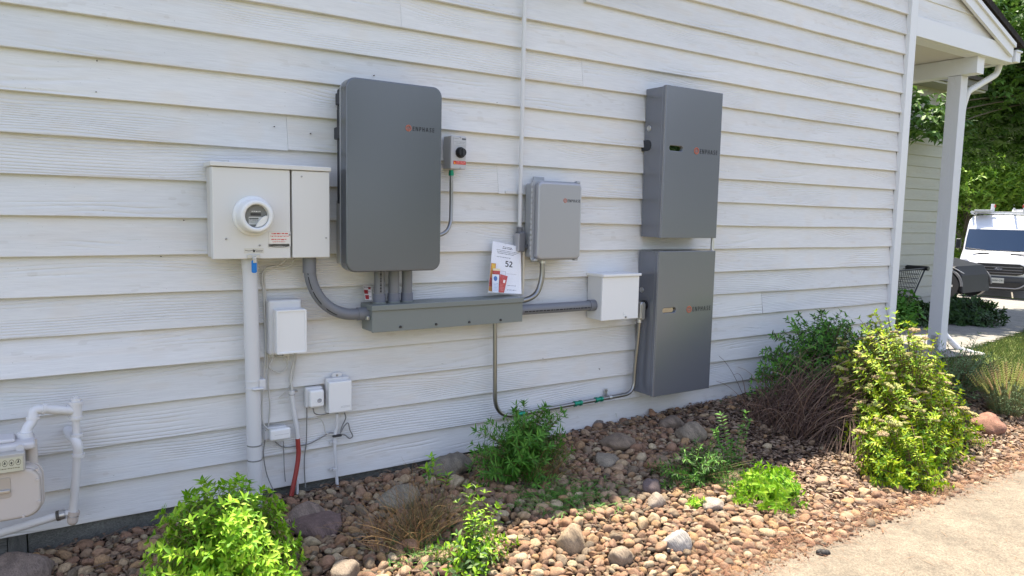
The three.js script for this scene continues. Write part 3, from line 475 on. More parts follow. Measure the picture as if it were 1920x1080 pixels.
  for (const py of [838, 866]) { const p = W(477, py, zr + 0.034); part('band', [cylY(pb.x - 0.002, zr, p.y - 0.003, p.y + 0.003, 0.0362)], cableDarkM, rp); }
}
{ // telecom box, modules and their cables
  const z = 0.1, a = W(505, 572, 0.02), t = thing('telecom_box', 'grey-white telecom box with raised cover beside the riser pipe', 'utility box', [1.0, 0.7, 0]);
  part('box_base', [box(0.962, 1.125, 0.697, 0.968, 0, 0.058, 0.012, 3)], offWhiteM, t);
  part('box_cover', [box(0.985, 1.132, 0.708, 0.925, 0.05, 0.112, 0.006, 3)], whiteBoxM, t); part('cover_rim', [slab((() => { const s = rrect(0.986, 1.131, 0.709, 0.924, 0.006); s.holes.push(rrect(0.994, 1.123, 0.717, 0.916, 0.004, THREE.Path)); return s; })(), 0.11, 0.116, 0.001)], whiteBoxM, t);
  const tb = W(538, 669, 0.02); part('mounting_tab', [box(tb.x - 0.016, tb.x + 0.016, tb.y - 0.02, tb.y + 0.02, 0.005, 0.012, 0.003)], beigeDarkM, t); part('tab_screw', [cylZ(tb.x, tb.y - 0.006, 0.012, 0.017, 0.006, 0.005, 10)], screwM, t);

  const r1 = thing('round_button_box', 'small square white box with a round plug on its face', 'utility box', [1.2, 0.4, 0]);
  part('box_base', [box(1.15, 1.24, 0.402, 0.508, 0, 0.032, 0.01, 3)], offWhiteM, r1); part('box_cover', [box(1.163, 1.238, 0.407, 0.498, 0.024, 0.062, 0.012, 4)], whiteBoxM, r1);
  const rb = W(599, 751, 0.062); const tor = new THREE.TorusGeometry(0.0095, 0.0022, 8, 24); tor.translate(rb.x, rb.y, 0.063); part('round_plug', [tor, cylZ(rb.x, rb.y, 0.06, 0.0625, 0.008)], std(0.35, 0.35, 0.36, 0.5), r1);
  const r2 = thing('flat_junction_box', 'white hinged junction box on the wall right of the round-plug box', 'utility box', [1.32, 0.36, 0]);
  part('box_base', [box(1.258, 1.385, 0.362, 0.545, 0, 0.03, 0.006, 3)], offWhiteM, r2); part('box_cover', [box(1.262, 1.386, 0.365, 0.53, 0.026, 0.062, 0.007, 3)], whiteBoxM, r2);
  part('hanger_tab', [slab(rrect(1.295, 1.35, 0.54, 0.566, 0.012), 0.004, 0.014, 0.002)], offWhiteM, r2); part('tab_screw', [cylZ(1.322, 0.553, 0.014, 0.018, 0.006, 0.005, 10)], screwM, r2);
  part('cover_groove', [box(1.325, 1.375, 0.397, 0.3985, 0.0615, 0.0628, 0), box(1.325, 1.375, 0.391, 0.3925, 0.0615, 0.0628, 0)], std(0.4, 0.4, 0.4, 0.6), r2);
  const md = thing('cable_module', 'flat white cable splice box low on the wall beside the riser pipe', 'utility box', [1.0, 0.26, 0]);
  part('box_base', [box(0.942, 1.052, 0.266, 0.328, 0, 0.03, 0.006, 3)], offWhiteM, md); part('box_cover', [box(0.962, 1.066, 0.264, 0.322, 0.024, 0.058, 0.01, 4)], whiteBoxM, md); part('cover_groove', [box(0.985, 1.055, 0.292, 0.2935, 0.0575, 0.0585, 0)], std(0.4, 0.4, 0.4, 0.6), md);

  const cb = (label, px, r, m, name = 'cable', n = 50) => { const c = thing(name, label, 'cable'); part('sheath', [cable(px, r, n)], m, c); return c; };
  cb('outer beige cable from the meter cabinet down along the riser to the splice box', [[536, 484, 0.06], [530, 493, 0.03], [515, 499, 0.016], [499, 503, 0.012], [492, 515, 0.01], [494, 545, 0.01], [497, 600, 0.012], [498, 660, 0.012], [493, 720, 0.012], [491, 770, 0.012], [494, 795, 0.02], [502, 804, 0.035], [520, 806, 0.05]], 0.0048, cableM, 'cable', 70);
  cb('inner beige cable from the meter cabinet passing behind the telecom box', [[552, 484, 0.06], [547, 496, 0.03], [535, 501, 0.016], [508, 500, 0.012], [497, 510, 0.01], [497, 545, 0.01], [499, 568, 0.01], [503, 600, 0.012], [502, 655, 0.012], [500, 690, 0.012]], 0.0045, cableM, 'cable', 60);
  cb('coiled loop of cable hanging below the telecom box', [[514, 664, 0.02], [510, 676, 0.015], [504, 687, 0.012], [515, 696, 0.014], [528, 698, 0.014], [538, 688, 0.014], [538, 676, 0.014], [529, 668, 0.012], [517, 668, 0.012]], 0.004, cableM, 'cable_loop');
  cb('thin knotted cable dropping from the coiled loop to the splice box', [[504, 688, 0.01], [503, 712, 0.008], [504, 740, 0.008], [506, 760, 0.008], [505, 780, 0.008], [503, 800, 0.014]], 0.0035, cableM);
  cb('thin dark wire looping off the splice box down into the stones', [[498, 806, 0.03], [497, 822, 0.012], [494, 850, 0.008], [499, 885, 0.008], [506, 905, 0.02], [514, 922, 0.04]], 0.0026, cableDarkM);
  cb('thin grey wire hanging straight down below the splice box', [[531, 828, 0.012], [532, 850, 0.006], [533, 880, 0.006], [535, 903, 0.006]], 0.0022, cableDarkM);
  cb('dark grey wire running down the wall right of the red pipe', [[575, 742, 0.01], [575, 790, 0.006], [574, 832, 0.006], [571, 855, 0.006], [571, 890, 0.006], [573, 915, 0.02]], 0.003, cableDarkM);
  cb('grey wire sagging between the splice box and the wall conduit', [[516, 829, 0.01], [530, 838, 0.008], [560, 836, 0.008], [577, 833, 0.008], [600, 822, 0.008], [618, 812, 0.01], [628, 812, 0.02]], 0.003, cableDarkM);
  cb('wire arching from the dark wire to the wall conduit', [[576, 784, 0.006], [590, 783, 0.006], [603, 788, 0.01], [608, 800, 0.01], [611, 812, 0.01], [622, 815, 0.02], [632, 816, 0.026]], 0.0032, cableM);
  cb('short wire dipping under the round-plug box', [[587, 766, 0.02], [590, 775, 0.008], [600, 778, 0.006], [618, 775, 0.008]], 0.0026, cableDarkM);
  cb('kinked loop of dark wire beside the wall conduit', [[646, 774, 0.02], [648, 784, 0.012], [641, 800, 0.012], [638, 812, 0.02], [645, 800, 0.012], [652, 793, 0.012], [656, 806, 0.012], [661, 818, 0.012], [656, 822, 0.014], [645, 815, 0.02], [636, 816, 0.026]], 0.0035, cableDarkM, 'cable_loop');
  const kn = W(634, 817, 0.03), wc = thing('wall_conduit', 'thin grey conduit below the hinged junction box running into the stones', 'conduit');
  part('conduit_body', [sweep(curve([W(632, 775, 0.03), W(632, 800, 0.022), W(628, 815, 0.02), W(628, 850, 0.02), W(630, 880, 0.02), W(633, 918, 0.02)], 24), 0.0085, 14)], offWhiteM, wc);
  part('splice', [box(kn.x - 0.03, kn.x + 0.02, kn.y - 0.006, kn.y + 0.006, 0.018, 0.036, 0.005)], gapM, wc);
  for (const py of [830, 880]) { const p = W(628, py, 0.02); part('strap', [cylY(p.x, 0.02, p.y - 0.004, p.y + 0.006, 0.0115), box(p.x - 0.026, p.x - 0.006, p.y - 0.004, p.y + 0.006, 0.001, 0.012, 0.001)], offWhiteM, wc); }
  // red and white pipe
  const rd = thing('service_conduit', 'curved cable conduit, white above and red below, entering the stones', 'conduit'), zc = 0.022;
  const top = curve([W(547, 742, zc), W(551, 770, zc), W(556, 800, zc), W(558, 822, zc)], 16), low = curve([W(558, 822, zc), W(559.5, 850, zc), W(556, 880, zc + 0.01), W(551, 905, zc + 0.02), W(546, 930, zc + 0.03)], 16);
  part('white_sleeve', [sweep(top, 0.0115, 16)], offWhiteM, rd, { label: 'white upper length' }); part('red_pipe', [sweep(low, 0.0118, 16)], std(0.3, 0.035, 0.028, 0.45), rd, { label: 'red lower length' });
  const cc = W(547, 737, zc); part('sleeve_collar', [cylY(cc.x, zc, cc.y - 0.008, cc.y + 0.012, 0.0145), cylY(cc.x, zc, cc.y - 0.014, cc.y - 0.008, 0.013)], whitePvcM, rd); part('cap_band', [cylY(cc.x, zc, cc.y - 0.0085, cc.y - 0.0065, 0.0148)], gapM, rd);
  part('strap_screw', [box(cc.x + 0.012, cc.x + 0.032, cc.y + 0.002, cc.y + 0.01, 0.001, 0.02, 0.002)], screwM, rd);
  cb('pale cable from the telecom box into the top of the red and white conduit', [[554, 661, 0.03], [550, 680, 0.014], [546, 700, 0.012], [545, 715, 0.014], [547, 728, zc], [547, 740, zc]], 0.0062, cableM);
  cb('thin wire branching from the conduit collar across the siding', [[556, 664, 0.02], [552, 690, 0.008], [548, 712, 0.01], [543, 724, 0.008], [532, 738, 0.005], [523, 745, 0.004]], 0.0024, cableM);
  const pvs = thing('grey_stub_pipe', 'short grey stub pipe beside the foot of the red conduit', 'pipe'); part('pipe_body', [rod(W(557, 900, 0.03), W(557, 926, 0.03), 0.008)], offWhiteM, pvs);
}
{ // gas meter, far left
  const z = 0.3, m = metalPaint(0.54, 0.49, 0.44, 0.5), t = thing('gas_meter', 'beige gas meter with dial box at the left edge of the wall', 'gas meter', [0, 0, 0.2]);
  const br = W(79, 950, z), tr = W(77, 880, z), bl = W(0, 982, z), x1 = W(80, 915, z).x, x0 = x1 - 0.33, y0 = W(45, 975, z).y, y1 = W(60, 874, z).y;
  part('meter_body', [slab(rrect(x0, x1, y0, y1, 0.06), 0.17, z - 0.012, 0.016), slab(rrect(x0 - 0.006, x1 + 0.006, y0 - 0.006, y1 + 0.006, 0.064), 0.225, 0.24, 0.003)], m, t);
  part('front_cover', [slab(rrect(x0 + 0.006, x1 - 0.006, y0 + 0.006, y1 - 0.006, 0.058), z - 0.02, z, 0.012)], m, t);
  const bolts = [[72, 899], [75, 940], [46, 968], [72, 880]].map(([a, b]) => { const p = W(a, b, z); return cylZ(p.x - 0.004, p.y, z - 0.006, z + 0.006, 0.0075, 0.006, 6); }); part('cover_bolt', bolts, m, t, { kind: 'stuff' });
  const ib = W(25, 865, z + 0.03), iw = W(47, 860, z + 0.03).x; const ix = part('index_box', [box(iw - 0.17, iw, W(25, 886, z + 0.03).y, W(25, 851, z + 0.03).y, z - 0.04, z + 0.03, 0.005)], std(0.42, 0.4, 0.36, 0.5), t);
  print('index_face', ix, iw - 0.165, iw - 0.008, W(25, 884, z + 0.03).y, W(25, 857, z + 0.03).y, z + 0.0305, 256, 64, (c) => { const R = RNG(3); c.fillStyle = '#bdbba4'; c.fillRect(0, 0, 256, 64); for (let i = 0; i < 7; i++) { c.strokeStyle = '#4b4a3a'; c.lineWidth = 2; c.beginPath(); c.arc(22 + i * 35, 24, 13, 0, 7); c.stroke(); c.fillStyle = '#222'; c.fillRect(20 + i * 35, 14 + (i % 3) * 3, 5, 12); c.fillRect(15 + i * 35, 23, 12, 4); } scribble(c, 20, 240, 46, 5, R, '#77735a'); });
  const pl = W(10, 917, z); const bp = part('badge_plate', [slab(rrect(pl.x - 0.09, W(20, 917, z).x, W(10, 934, z).y, W(10, 896, z).y, 0.008), z - 0.002, z + 0.003, 0.001)], std(0.45, 0.42, 0.38, 0.4, { metalness: 0.3 }), t);
  part('badge_bar', [box(pl.x - 0.08, W(19, 917, z).x, W(10, 924, z).y, W(10, 918, z).y, z + 0.003, z + 0.012, 0.003)], castM, bp);
  const ty = W(35, 830, 0.25).y; part('top_casting', [box(x0, W(66, 835, 0.24).x, ty - 0.025, ty + 0.005, 0.13, 0.29, 0.012, 3), box(x0, W(28, 830, 0.24).x, ty + 0.004, ty + 0.02, 0.16, 0.26, 0.008), cylZ(W(37, 838, 0.3).x, ty - 0.01, 0.285, 0.3, 0.014)], metalPaint(0.55, 0.53, 0.52, 0.5), t);
  const nx = W(59, 850, 0.22).x; for (const q of [0, 0.2]) part('neck', [cylY(nx - q, 0.22, y1 - 0.03, ty, 0.021)], m, t);
  // swan neck piping
  const zp = 0.11, pm = metalPaint(0.64, 0.63, 0.62, 0.5), g = thing('gas_pipe', 'off-white gas piping with tee and elbows beside the gas meter', 'pipe');
  const P = (a, b, zz = zp) => W(a, b, zz);
  const n0 = P(46, 818, 0.2), e1 = P(61, 770, 0.16), tee = P(141, 771), plug = P(142, 747), sw = P(143, 812), lo = P(146, 834, 0.125), bot = P(136, 975, 0.11);
  part('swan_neck', [pipe([n0, P(50, 803, 0.19), P(61, 790, 0.17), e1, P(78, 767, 0.15), tee], 0.0185, 0.04)], pm, g);
  const ring = (a, b, r, h) => { const d = b.clone().sub(a).normalize().multiplyScalar(h / 2); return rod(a.clone().sub(d), a.clone().add(d), r, r, 16); };
  for (const q of [cylY(n0.x, n0.z, n0.y - 0.012, n0.y + 0.016, 0.03, 0.027, 8), ring(P(61, 784, 0.165), e1, 0.024, 0.012), ring(P(80, 767, 0.148), tee, 0.023, 0.012), ring(P(126, 769), tee, 0.024, 0.014)]) part('union_nut', [q], pm, g);
  part('tee', [rod(P(142, 753), P(142, 787), 0.023), cylY(plug.x, zp, plug.y - 0.012, plug.y + 0.002, 0.018), cylY(plug.x, zp, plug.y, plug.y + 0.01, 0.011, 0.011, 4), ring(P(142, 755), plug, 0.0265, 0.012), ring(P(142, 783), plug, 0.0265, 0.012)], pm, g);
  part('drop_pipe', [rod(P(142, 780), P(143, 822), 0.015), rod(lo, bot, 0.0165)], pm, g);
  part('valve_elbow', [pipe([P(127, 806, 0.0), P(133, 818, 0.06), P(140, 824, 0.12), P(146, 836, 0.13), P(146, 850, 0.125)], 0.02, 0.03), ring(P(146, 853, 0.122), bot, 0.025, 0.014), ring(P(143, 816), sw.clone().add(V(0, -0.1, 0)), 0.024, 0.012)], pm, g);
  part('end_cap', [ring(P(138, 962), bot, 0.023, 0.016), (() => { const s = new THREE.SphereGeometry(0.021, 16, 10); s.translate(bot.x, bot.y - 0.002, bot.z); return s; })(), rod(P(137, 968), bot, 0.021)], metalPaint(0.5, 0.43, 0.37, 0.6), g);
  part('low_pipe', [rod(P(-40, 1012, 0.09), P(108, 967, 0.1), 0.017), rod(P(118, 964, 0.1), P(137, 960, 0.11), 0.014)], pm, g); part('coupling', [ring(P(115, 965, 0.1), P(137, 960, 0.11), 0.021, 0.03)], castM, g); part('flange', [ring(P(109, 967, 0.1), P(137, 960, 0.11), 0.022, 0.012)], std(0.08, 0.07, 0.06, 0.6), g);
}
// ---------------------------------------------------------------- system controller, disconnect, wireway
{
  const z = 0.22, x0 = 1.298, x1 = 1.815, y0 = 1.108, y1 = 2.052;
  const t = thing('system_controller', 'large dark grey power controller with rounded cover, left of the wireway papers', 'electrical cabinet', [x0, y0, 0]);
  part('front_cover', [slab(rrect(x0, x1, y0, y1, 0.05), 0.135, z, 0.008, 16)], coverM, t); logo(t, W(761, 240, z), W(814, 244, z), z);
  part('cover_lip', [slab(rrect(x0 + 0.002, x1 - 0.002, y0 + 0.002, y1 - 0.002, 0.05), 0.118, 0.1348, 0.002)], metalPaint(0.3, 0.31, 0.32, 0.4), t);
  const bx = x0 + 0.03; part('back_box', [box(bx, x1 - 0.03, y0 + 0.36, y1 - 0.03, 0.0, 0.118, 0.012)], darkPlasticM, t);
  part('lower_box', [box(bx - 0.004, x1 - 0.03, y0 + 0.03, y0 + 0.357, 0.0, 0.117, 0.008)], lightGreyM, t);
  const yb = W(640, 250, 0.06).y; part('side_bracket', [box(bx - 0.022, bx + 0.01, yb - 0.03, yb + 0.03, 0.02, 0.1, 0.006), box(bx - 0.014, bx + 0.01, yb + 0.14, yb + 0.2, 0.02, 0.1, 0.006), box(bx - 0.01, bx + 0.01, yb + 0.03, yb + 0.12, 0.03, 0.09, 0.004)], darkPlasticM, t);
  part('side_clip', [box(bx - 0.008, bx + 0.01, yb - 0.35, yb - 0.22, 0.03, 0.1, 0.004), box(bx - 0.007, bx + 0.01, y0 + 0.34, y0 + 0.356, 0.03, 0.112, 0.002)], darkPlasticM, t);

  const zs = 0.087, s = thing('disconnect_switch', 'small grey disconnect switch box with black rotary knob and red label', 'switch box', [1.94, 1.65, 0]);
  part('switch_body', [box(1.942, 2.038, 1.652, 1.83, 0, zs - 0.02, 0.004)], lightGreyM, s); const fc = part('switch_cover', [box(1.941, 2.039, 1.651, 1.831, zs - 0.022, zs, 0.006)], metalPaint(0.46, 0.46, 0.47, 0.5), s);
  const kb = W(863, 286, zs); part('rotary_knob', [cylZ(kb.x, kb.y, zs, zs + 0.03, 0.024, 0.022), box(kb.x - 0.006, kb.x + 0.006, kb.y - 0.02, kb.y + 0.02, zs + 0.028, zs + 0.036, 0.003), cylZ(kb.x, kb.y, zs, zs + 0.006, 0.03)], blackM, s);
  const la = W(850, 301, zs), lb = W(873, 309, zs); print('red_label', s, la.x, lb.x, lb.y, la.y, zs, 128, 48, (c) => { const R = RNG(9); c.fillStyle = '#c22a22'; c.fillRect(0, 0, 128, 48); c.fillStyle = '#f0b432'; c.beginPath(); c.moveTo(6, 42); c.lineTo(22, 42); c.lineTo(14, 10); c.fill(); scribble(c, 30, 122, 10, 8, R, '#f0c8c0'); scribble(c, 30, 122, 28, 8, R, '#e8a8a0'); });
  const na = W(849, 257, zs), nb = W(874, 273, zs); print('maker_label', s, na.x + 0.004, nb.x, nb.y, na.y, zs, 128, 80, (c) => { const R = RNG(19); c.fillStyle = '#b8b9bb'; c.fillRect(0, 0, 128, 80); c.fillStyle = '#55585c'; c.fillRect(84, 4, 40, 18); scribble(c, 4, 50, 8, 6, R, '#777'); scribble(c, 10, 118, 44, 6, R, '#888'); scribble(c, 24, 104, 58, 6, R, '#888'); });
  const sd = new THREE.PlaneGeometry(0.05, 0.07); for (const p of [W(863, 315, zs), W(863, 258, zs)]) part('cover_screw', [cylZ(p.x, p.y, zs - 0.002, zs + 0.003, 0.005, 0.004, 10)], screwM, s);
  const w = thing('switch_conduit', 'steel conduit with green connector from disconnect switch behind the controller', 'conduit'), c0 = W(846, 319, 0.045);
  part('conduit_body', [pipe([c0, W(846, 380, 0.045), W(845, 418, 0.06), W(838, 434, 0.075), W(826, 441, 0.085), W(808, 442, 0.09)], 0.0105, 0.06)], emtM, w);
  part('green_connector', [cylY(c0.x, 0.045, c0.y - 0.03, c0.y - 0.012, 0.0155, 0.0155, 8), cylY(c0.x, 0.045, c0.y - 0.012, c0.y, 0.013)], greenM, w);
}
{
  const z = 0.15, x0 = 1.464, x1 = 2.396, y0 = 0.789, y1 = 0.93;
  const t = thing('wireway', 'long horizontal grey-green wireway trough below the controller', 'wireway', [x0, y0, 0]);
  part('trough', [box(x0, x1, y0, y1 - 0.028, 0.002, z - 0.006, 0.003)], gutterM, t); part('front_lid', [box(x0 - 0.002, x1 + 0.001, y0 - 0.002, y1 - 0.02, z - 0.01, z - 0.002, 0.002)], gutterM, t);
  part('top_flange', [box(x0 - 0.008, x1 + 0.004, y1 - 0.03, y1, 0.001, z + 0.008, 0.004)], gutterM, t);
  for (const [a, b] of [[751, 613], [818, 608], [880, 604], [939, 600]]) { const p = W(a, b, z); part('lid_screw', [cylZ(p.x, p.y, z - 0.004, z + 0.004, 0.0075, 0.006, 12)], std(0.05, 0.05, 0.05, 0.5, { metalness: 0.5 }), t); }
  // three short conduits
  [[711, 0], [738, 1], [763, 2]].forEach(([px, k]) => { const p = W(px, 540, 0.075), c = thing('vertical_conduit', ['left of the three grey conduits between controller and wireway, with printed lettering', 'middle of the three grey conduits between controller and wireway', 'right of the three grey conduits between controller and wireway'][k], 'conduit', [p.x, y1, 0.075], { group: 'grey conduits between controller and wireway' });
    part('conduit_body', [cylY(p.x, 0.075, y1, y0 + 0.36, 0.028)], pvcM, c); part('coupling', [cylY(p.x, 0.075, y1, y1 + 0.05, 0.0325)], std(0.14, 0.15, 0.19, 0.45), c); part('locknut', [cylY(p.x, 0.075, y1, y1 + 0.008, 0.038, 0.038, 8)], gutterM, c);
    if (k === 0) { const R = RNG(31), g = []; let y = y1 + 0.06; while (y < y1 + 0.17) { const h = 0.004 + R() * 0.01; const b = box(-0.004, 0.004, y, y + h, 0.0278, 0.0285, 0); b.rotateY(-0.1); b.translate(p.x, 0, 0.075); g.push(b); y += h + 0.004; } part('printed_lettering', g, inkM, c, { kind: 'stuff' }); } });
  // large elbow from the meter cabinet
  const el = thing('elbow_conduit', 'fat grey plastic elbow conduit curving from meter cabinet into the wireway', 'conduit'), ex = W(580, 500, 0.075).x, ey = W(682, 588, 0.075).y;
  const P = [V(ex, 1.178, 0.075), V(ex, 1.13, 0.075)]; for (let i = 0; i <= 16; i++) { const a = i / 16 * Math.PI / 2; P.push(V(x0 - 0.075 - (x0 - 0.075 - ex) * Math.cos(a), 1.13 - (1.13 - ey) * Math.sin(a), 0.075)); } P.push(V(x0 - 0.002, ey, 0.075));
  part('conduit_body', [sweep(P, 0.0295, 28)], pvcM, el); part('coupling', [cylY(ex, 0.075, 1.1, 1.178, 0.033), cylX(ey, 0.075, x0 - 0.055, x0, 0.034)], pvcM, el); part('bonding_lug', [box(x0 - 0.02, x0 - 0.002, ey - 0.03, ey - 0.008, 0.09, 0.12, 0.004)], castM, el);
  { const R = RNG(37), g = []; for (let i = 3; i < 14; i++) for (let s = 0; s < 2; s++) { const a = P[i], b = P[i + 1], q = a.clone().lerp(b, 0.15 + 0.45 * s), d = b.clone().sub(a).normalize(), n = V(d.y, -d.x, 0).multiplyScalar(-1); const m = q.clone().addScaledVector(V(-Math.abs(d.y), -Math.abs(d.x), 0), 0.0165).add(V(0, 0, 0.0245)); const h = box(-0.008, 0.008, -0.003, 0.003, -0.0006, 0.0006, 0); h.rotateZ(Math.atan2(d.y, d.x)); h.translate(m.x, m.y, m.z); if (R() < 0.85) g.push(h); } part('printed_lettering', g, inkM, el, { kind: 'stuff' }); }
  // horizontal conduit to the junction box
  const h = thing('horizontal_conduit', 'horizontal grey plastic conduit with printed lettering between wireway and white junction box', 'conduit'), hy = W(1040, 577, 0.07).y;
  part('conduit_body', [cylX(hy, 0.07, x1, 3.0, 0.031)], pvcM, h); part('coupling', [cylX(hy, 0.07, 2.955, 3.002, 0.036), cylX(hy, 0.07, x1, x1 + 0.03, 0.036)], pvcM, h);
  { const R = RNG(41), g = []; let x = x1 + 0.05; while (x < 2.95) { const w = 0.008 + R() * 0.02; const b = box(x, x + w, -0.0035, 0.0035, 0.0308, 0.0314, 0); b.rotateX(0.28); b.translate(0, hy, 0.07); g.push(b); x += w + 0.006; } part('printed_lettering', g, inkM, h, { kind: 'stuff' }); }
  // junction box
  const zj = 0.15, ja = 2.999, jb = 3.31, jy0 = 0.754, jy1 = 1.045, j = thing('junction_box', 'white steel junction box with rain hood left of the lower battery', 'junction box', [3.15, jy0, 0]);
  part('box_body', [box(ja + 0.003, jb - 0.003, jy0, jy1 - 0.012, 0, zj - 0.012, 0.003)], metalPaint(0.6, 0.6, 0.59, 0.45), j); part('front_cover', [box(ja, jb, jy0 - 0.002, jy1 - 0.015, zj - 0.014, zj, 0.003)], whiteBoxM, j);
  part('rain_hood', [slab((() => { const s = new THREE.Shape(); s.moveTo(ja - 0.006, 0); s.lineTo(jb + 0.006, 0); s.lineTo(jb + 0.006, 0.016); s.lineTo(ja - 0.006, 0.016); return s; })(), 0, zj + 0.014, 0.003).translate(0, jy1 - 0.014, 0)], whiteBoxM, j);
  part('cover_screw', [cylZ(W(1173, 594, zj).x, jy0 + 0.012, zj, zj + 0.007, 0.007, 0.006, 10)], screwM, j); part('cover_scuff', [box(3.18, 3.2, jy0 + 0.03, jy0 + 0.031, zj - 0.001, zj + 0.001, 0), box(3.18, 3.181, jy0 + 0.02, jy0 + 0.045, zj - 0.001, zj + 0.001, 0)], std(0.5, 0.5, 0.5, 0.7), j);
}
{ // combiner box, its conduits, thin conduit and papers
  const z = 0.15, x0 = 2.488, x1 = 2.815, y0 = 1.143, y1 = 1.609;
  const t = thing('combiner_box', 'silver-grey hinged enclosure with brand mark above the papers', 'electrical cabinet', [x0, y0, 0]);
  part('enclosure', [box(x0 + 0.006, x1 - 0.006, y0 + 0.012, y1 - 0.012, 0.004, 0.09, 0.012, 3)], combBodyM, t);
  part('lid_flange', [slab(rrect(x0 - 0.008, x1 + 0.004, y0 - 0.002, y1 + 0.004, 0.008), 0.09, 0.104, 0.002)], combBodyM, t);
  part('door', [slab(rrect(x0 + 0.004, x1, y0 + 0.004, y1 - 0.004, 0.03), 0.104, z, 0.014, 14)], combM, t); logo(t, W(1057, 376, z), W(1088, 377, z), z);
  for (let i = 0; i < 14; i++) { const y = y0 + 0.03 + i * 0.031; part('hinge_knuckle', [cylY(x0 - 0.01, 0.098, y, y + 0.021, 0.0085, 0.0085, 10)], combBodyM, t); } part('hinge_pin', [cylY(x0 - 0.01, 0.098, y0 + 0.015, y1 - 0.015, 0.004, 0.004, 8)], screwM, t);
  part('mounting_foot', [box(x0 + 0.06, x0 + 0.14, y1 - 0.015, y1 + 0.03, 0.002, 0.012, 0.003), box(x0 + 0.06, x0 + 0.14, y0 - 0.02, y0 + 0.015, 0.002, 0.012, 0.003)], combBodyM, t);
  part('door_latch', [[x1 - 0.014, y0 + 0.002], [x0 + 0.01, y0 + 0.002], [x1 - 0.012, y1 + 0.002]].map(([x, y]) => box(x - 0.013, x + 0.013, y - 0.008, y + 0.008, 0.1, 0.128, 0.004)), combBodyM, t);
  const e = thing('combiner_conduit', 'bent steel conduit from the hinged enclosure down into the wireway', 'conduit');
  part('conduit_body', [pipe([W(1017, 478, 0.06), W(1017, 520, 0.06), W(1008, 550, 0.06), W(990, 562, 0.07), W(960, 566, 0.075)], 0.0165, 0.2)], emtM, e); { const p = W(1017, 492, 0.06); part('conduit_nut', [cylY(p.x, 0.06, p.y - 0.004, p.y + 0.012, 0.022, 0.022, 8)], castM, e); }
  // thin conduit from above
  const zt = 0.03, ta = W(979, 0, zt), tb = W(979, 425, zt), c = thing('roof_conduit', 'slim white conduit rising from the grey fitting up out of view', 'conduit');
  const cx = (ta.x + tb.x) / 2; part('conduit_body', [cylY(cx, zt, tb.y, 3.1, 0.0125, 0.0125, 16)], offWhiteM, c); const st = W(977, 361, zt); part('strap', [cylY(cx, zt, st.y - 0.006, st.y + 0.006, 0.0155), box(cx - 0.09, cx - 0.008, st.y - 0.008, st.y + 0.008, 0.001, 0.008, 0.001)], offWhiteM, c);
  const fm = std(0.13, 0.135, 0.15, 0.5), f = thing('conduit_body_fitting', 'dark grey elbow fitting where the slim conduit enters the hinged enclosure', 'conduit fitting'), f0 = W(978, 428, zt).y, f1 = W(978, 472, zt).y;
  part('fitting_body', [box(cx - 0.019, cx + 0.024, f1, f0 - 0.02, 0.008, 0.062, 0.01, 3)], fm, f); part('fitting_hub', [cylY(cx, zt, f0 - 0.022, f0 + 0.006, 0.0185), cylY(cx, zt, f0 - 0.006, f0 - 0.002, 0.02), cylX(f1 + 0.03, 0.035, cx + 0.02, x0 + 0.01, 0.017)], fm, f); part('fitting_cover', [box(cx - 0.026, cx - 0.018, f1 + 0.004, f0 - 0.03, 0.012, 0.06, 0.003)], std(0.38, 0.38, 0.4, 0.5), f);
  const dn = thing('lower_slim_conduit', 'slim pale conduit continuing down behind the papers to the wireway', 'conduit'); part('conduit_body', [cylY(W(981, 510, 0.02).x, 0.02, 0.93, f1, 0.0085)], std(0.62, 0.58, 0.48, 0.5), dn);
  // papers in a clear bag leaning on the wall
  const at = (px, py, zz) => W(px, py, zz), sheet = (pts, zt0, zb, n = 8) => { const pos = [], uv = [], idx = []; for (let j = 0; j <= n; j++) for (let i = 0; i <= n; i++) { const u = i / n, v = j / n, zz = zb + (zt0 - zb) * v + 0.003 * Math.sin(u * 5 + v * 3), a = at(pts[0][0], pts[0][1], zz).lerp(at(pts[1][0], pts[1][1], zz), u), b = at(pts[3][0], pts[3][1], zz).lerp(at(pts[2][0], pts[2][1], zz), u), p = a.lerp(b, v); pos.push(p.x, p.y, p.z); uv.push(u, v); } for (let j = 0; j < n; j++) for (let i = 0; i < n; i++) { const a = j * (n + 1) + i; idx.push(a, a + 1, a + n + 1, a + 1, a + n + 2, a + n + 1); } const g = new THREE.BufferGeometry(); g.setAttribute('position', new THREE.Float32BufferAttribute(pos, 3)); g.setAttribute('uv', new THREE.Float32BufferAttribute(uv, 2)); g.setIndex(idx); g.computeVertexNormals(); return g; };
  const pp = thing('permit_sheet', 'white printed sheet with number 52 in a clear bag on the wireway', 'paper'); pp.userData.label = 'white printed sheet showing the number 52, inside the clear bag';
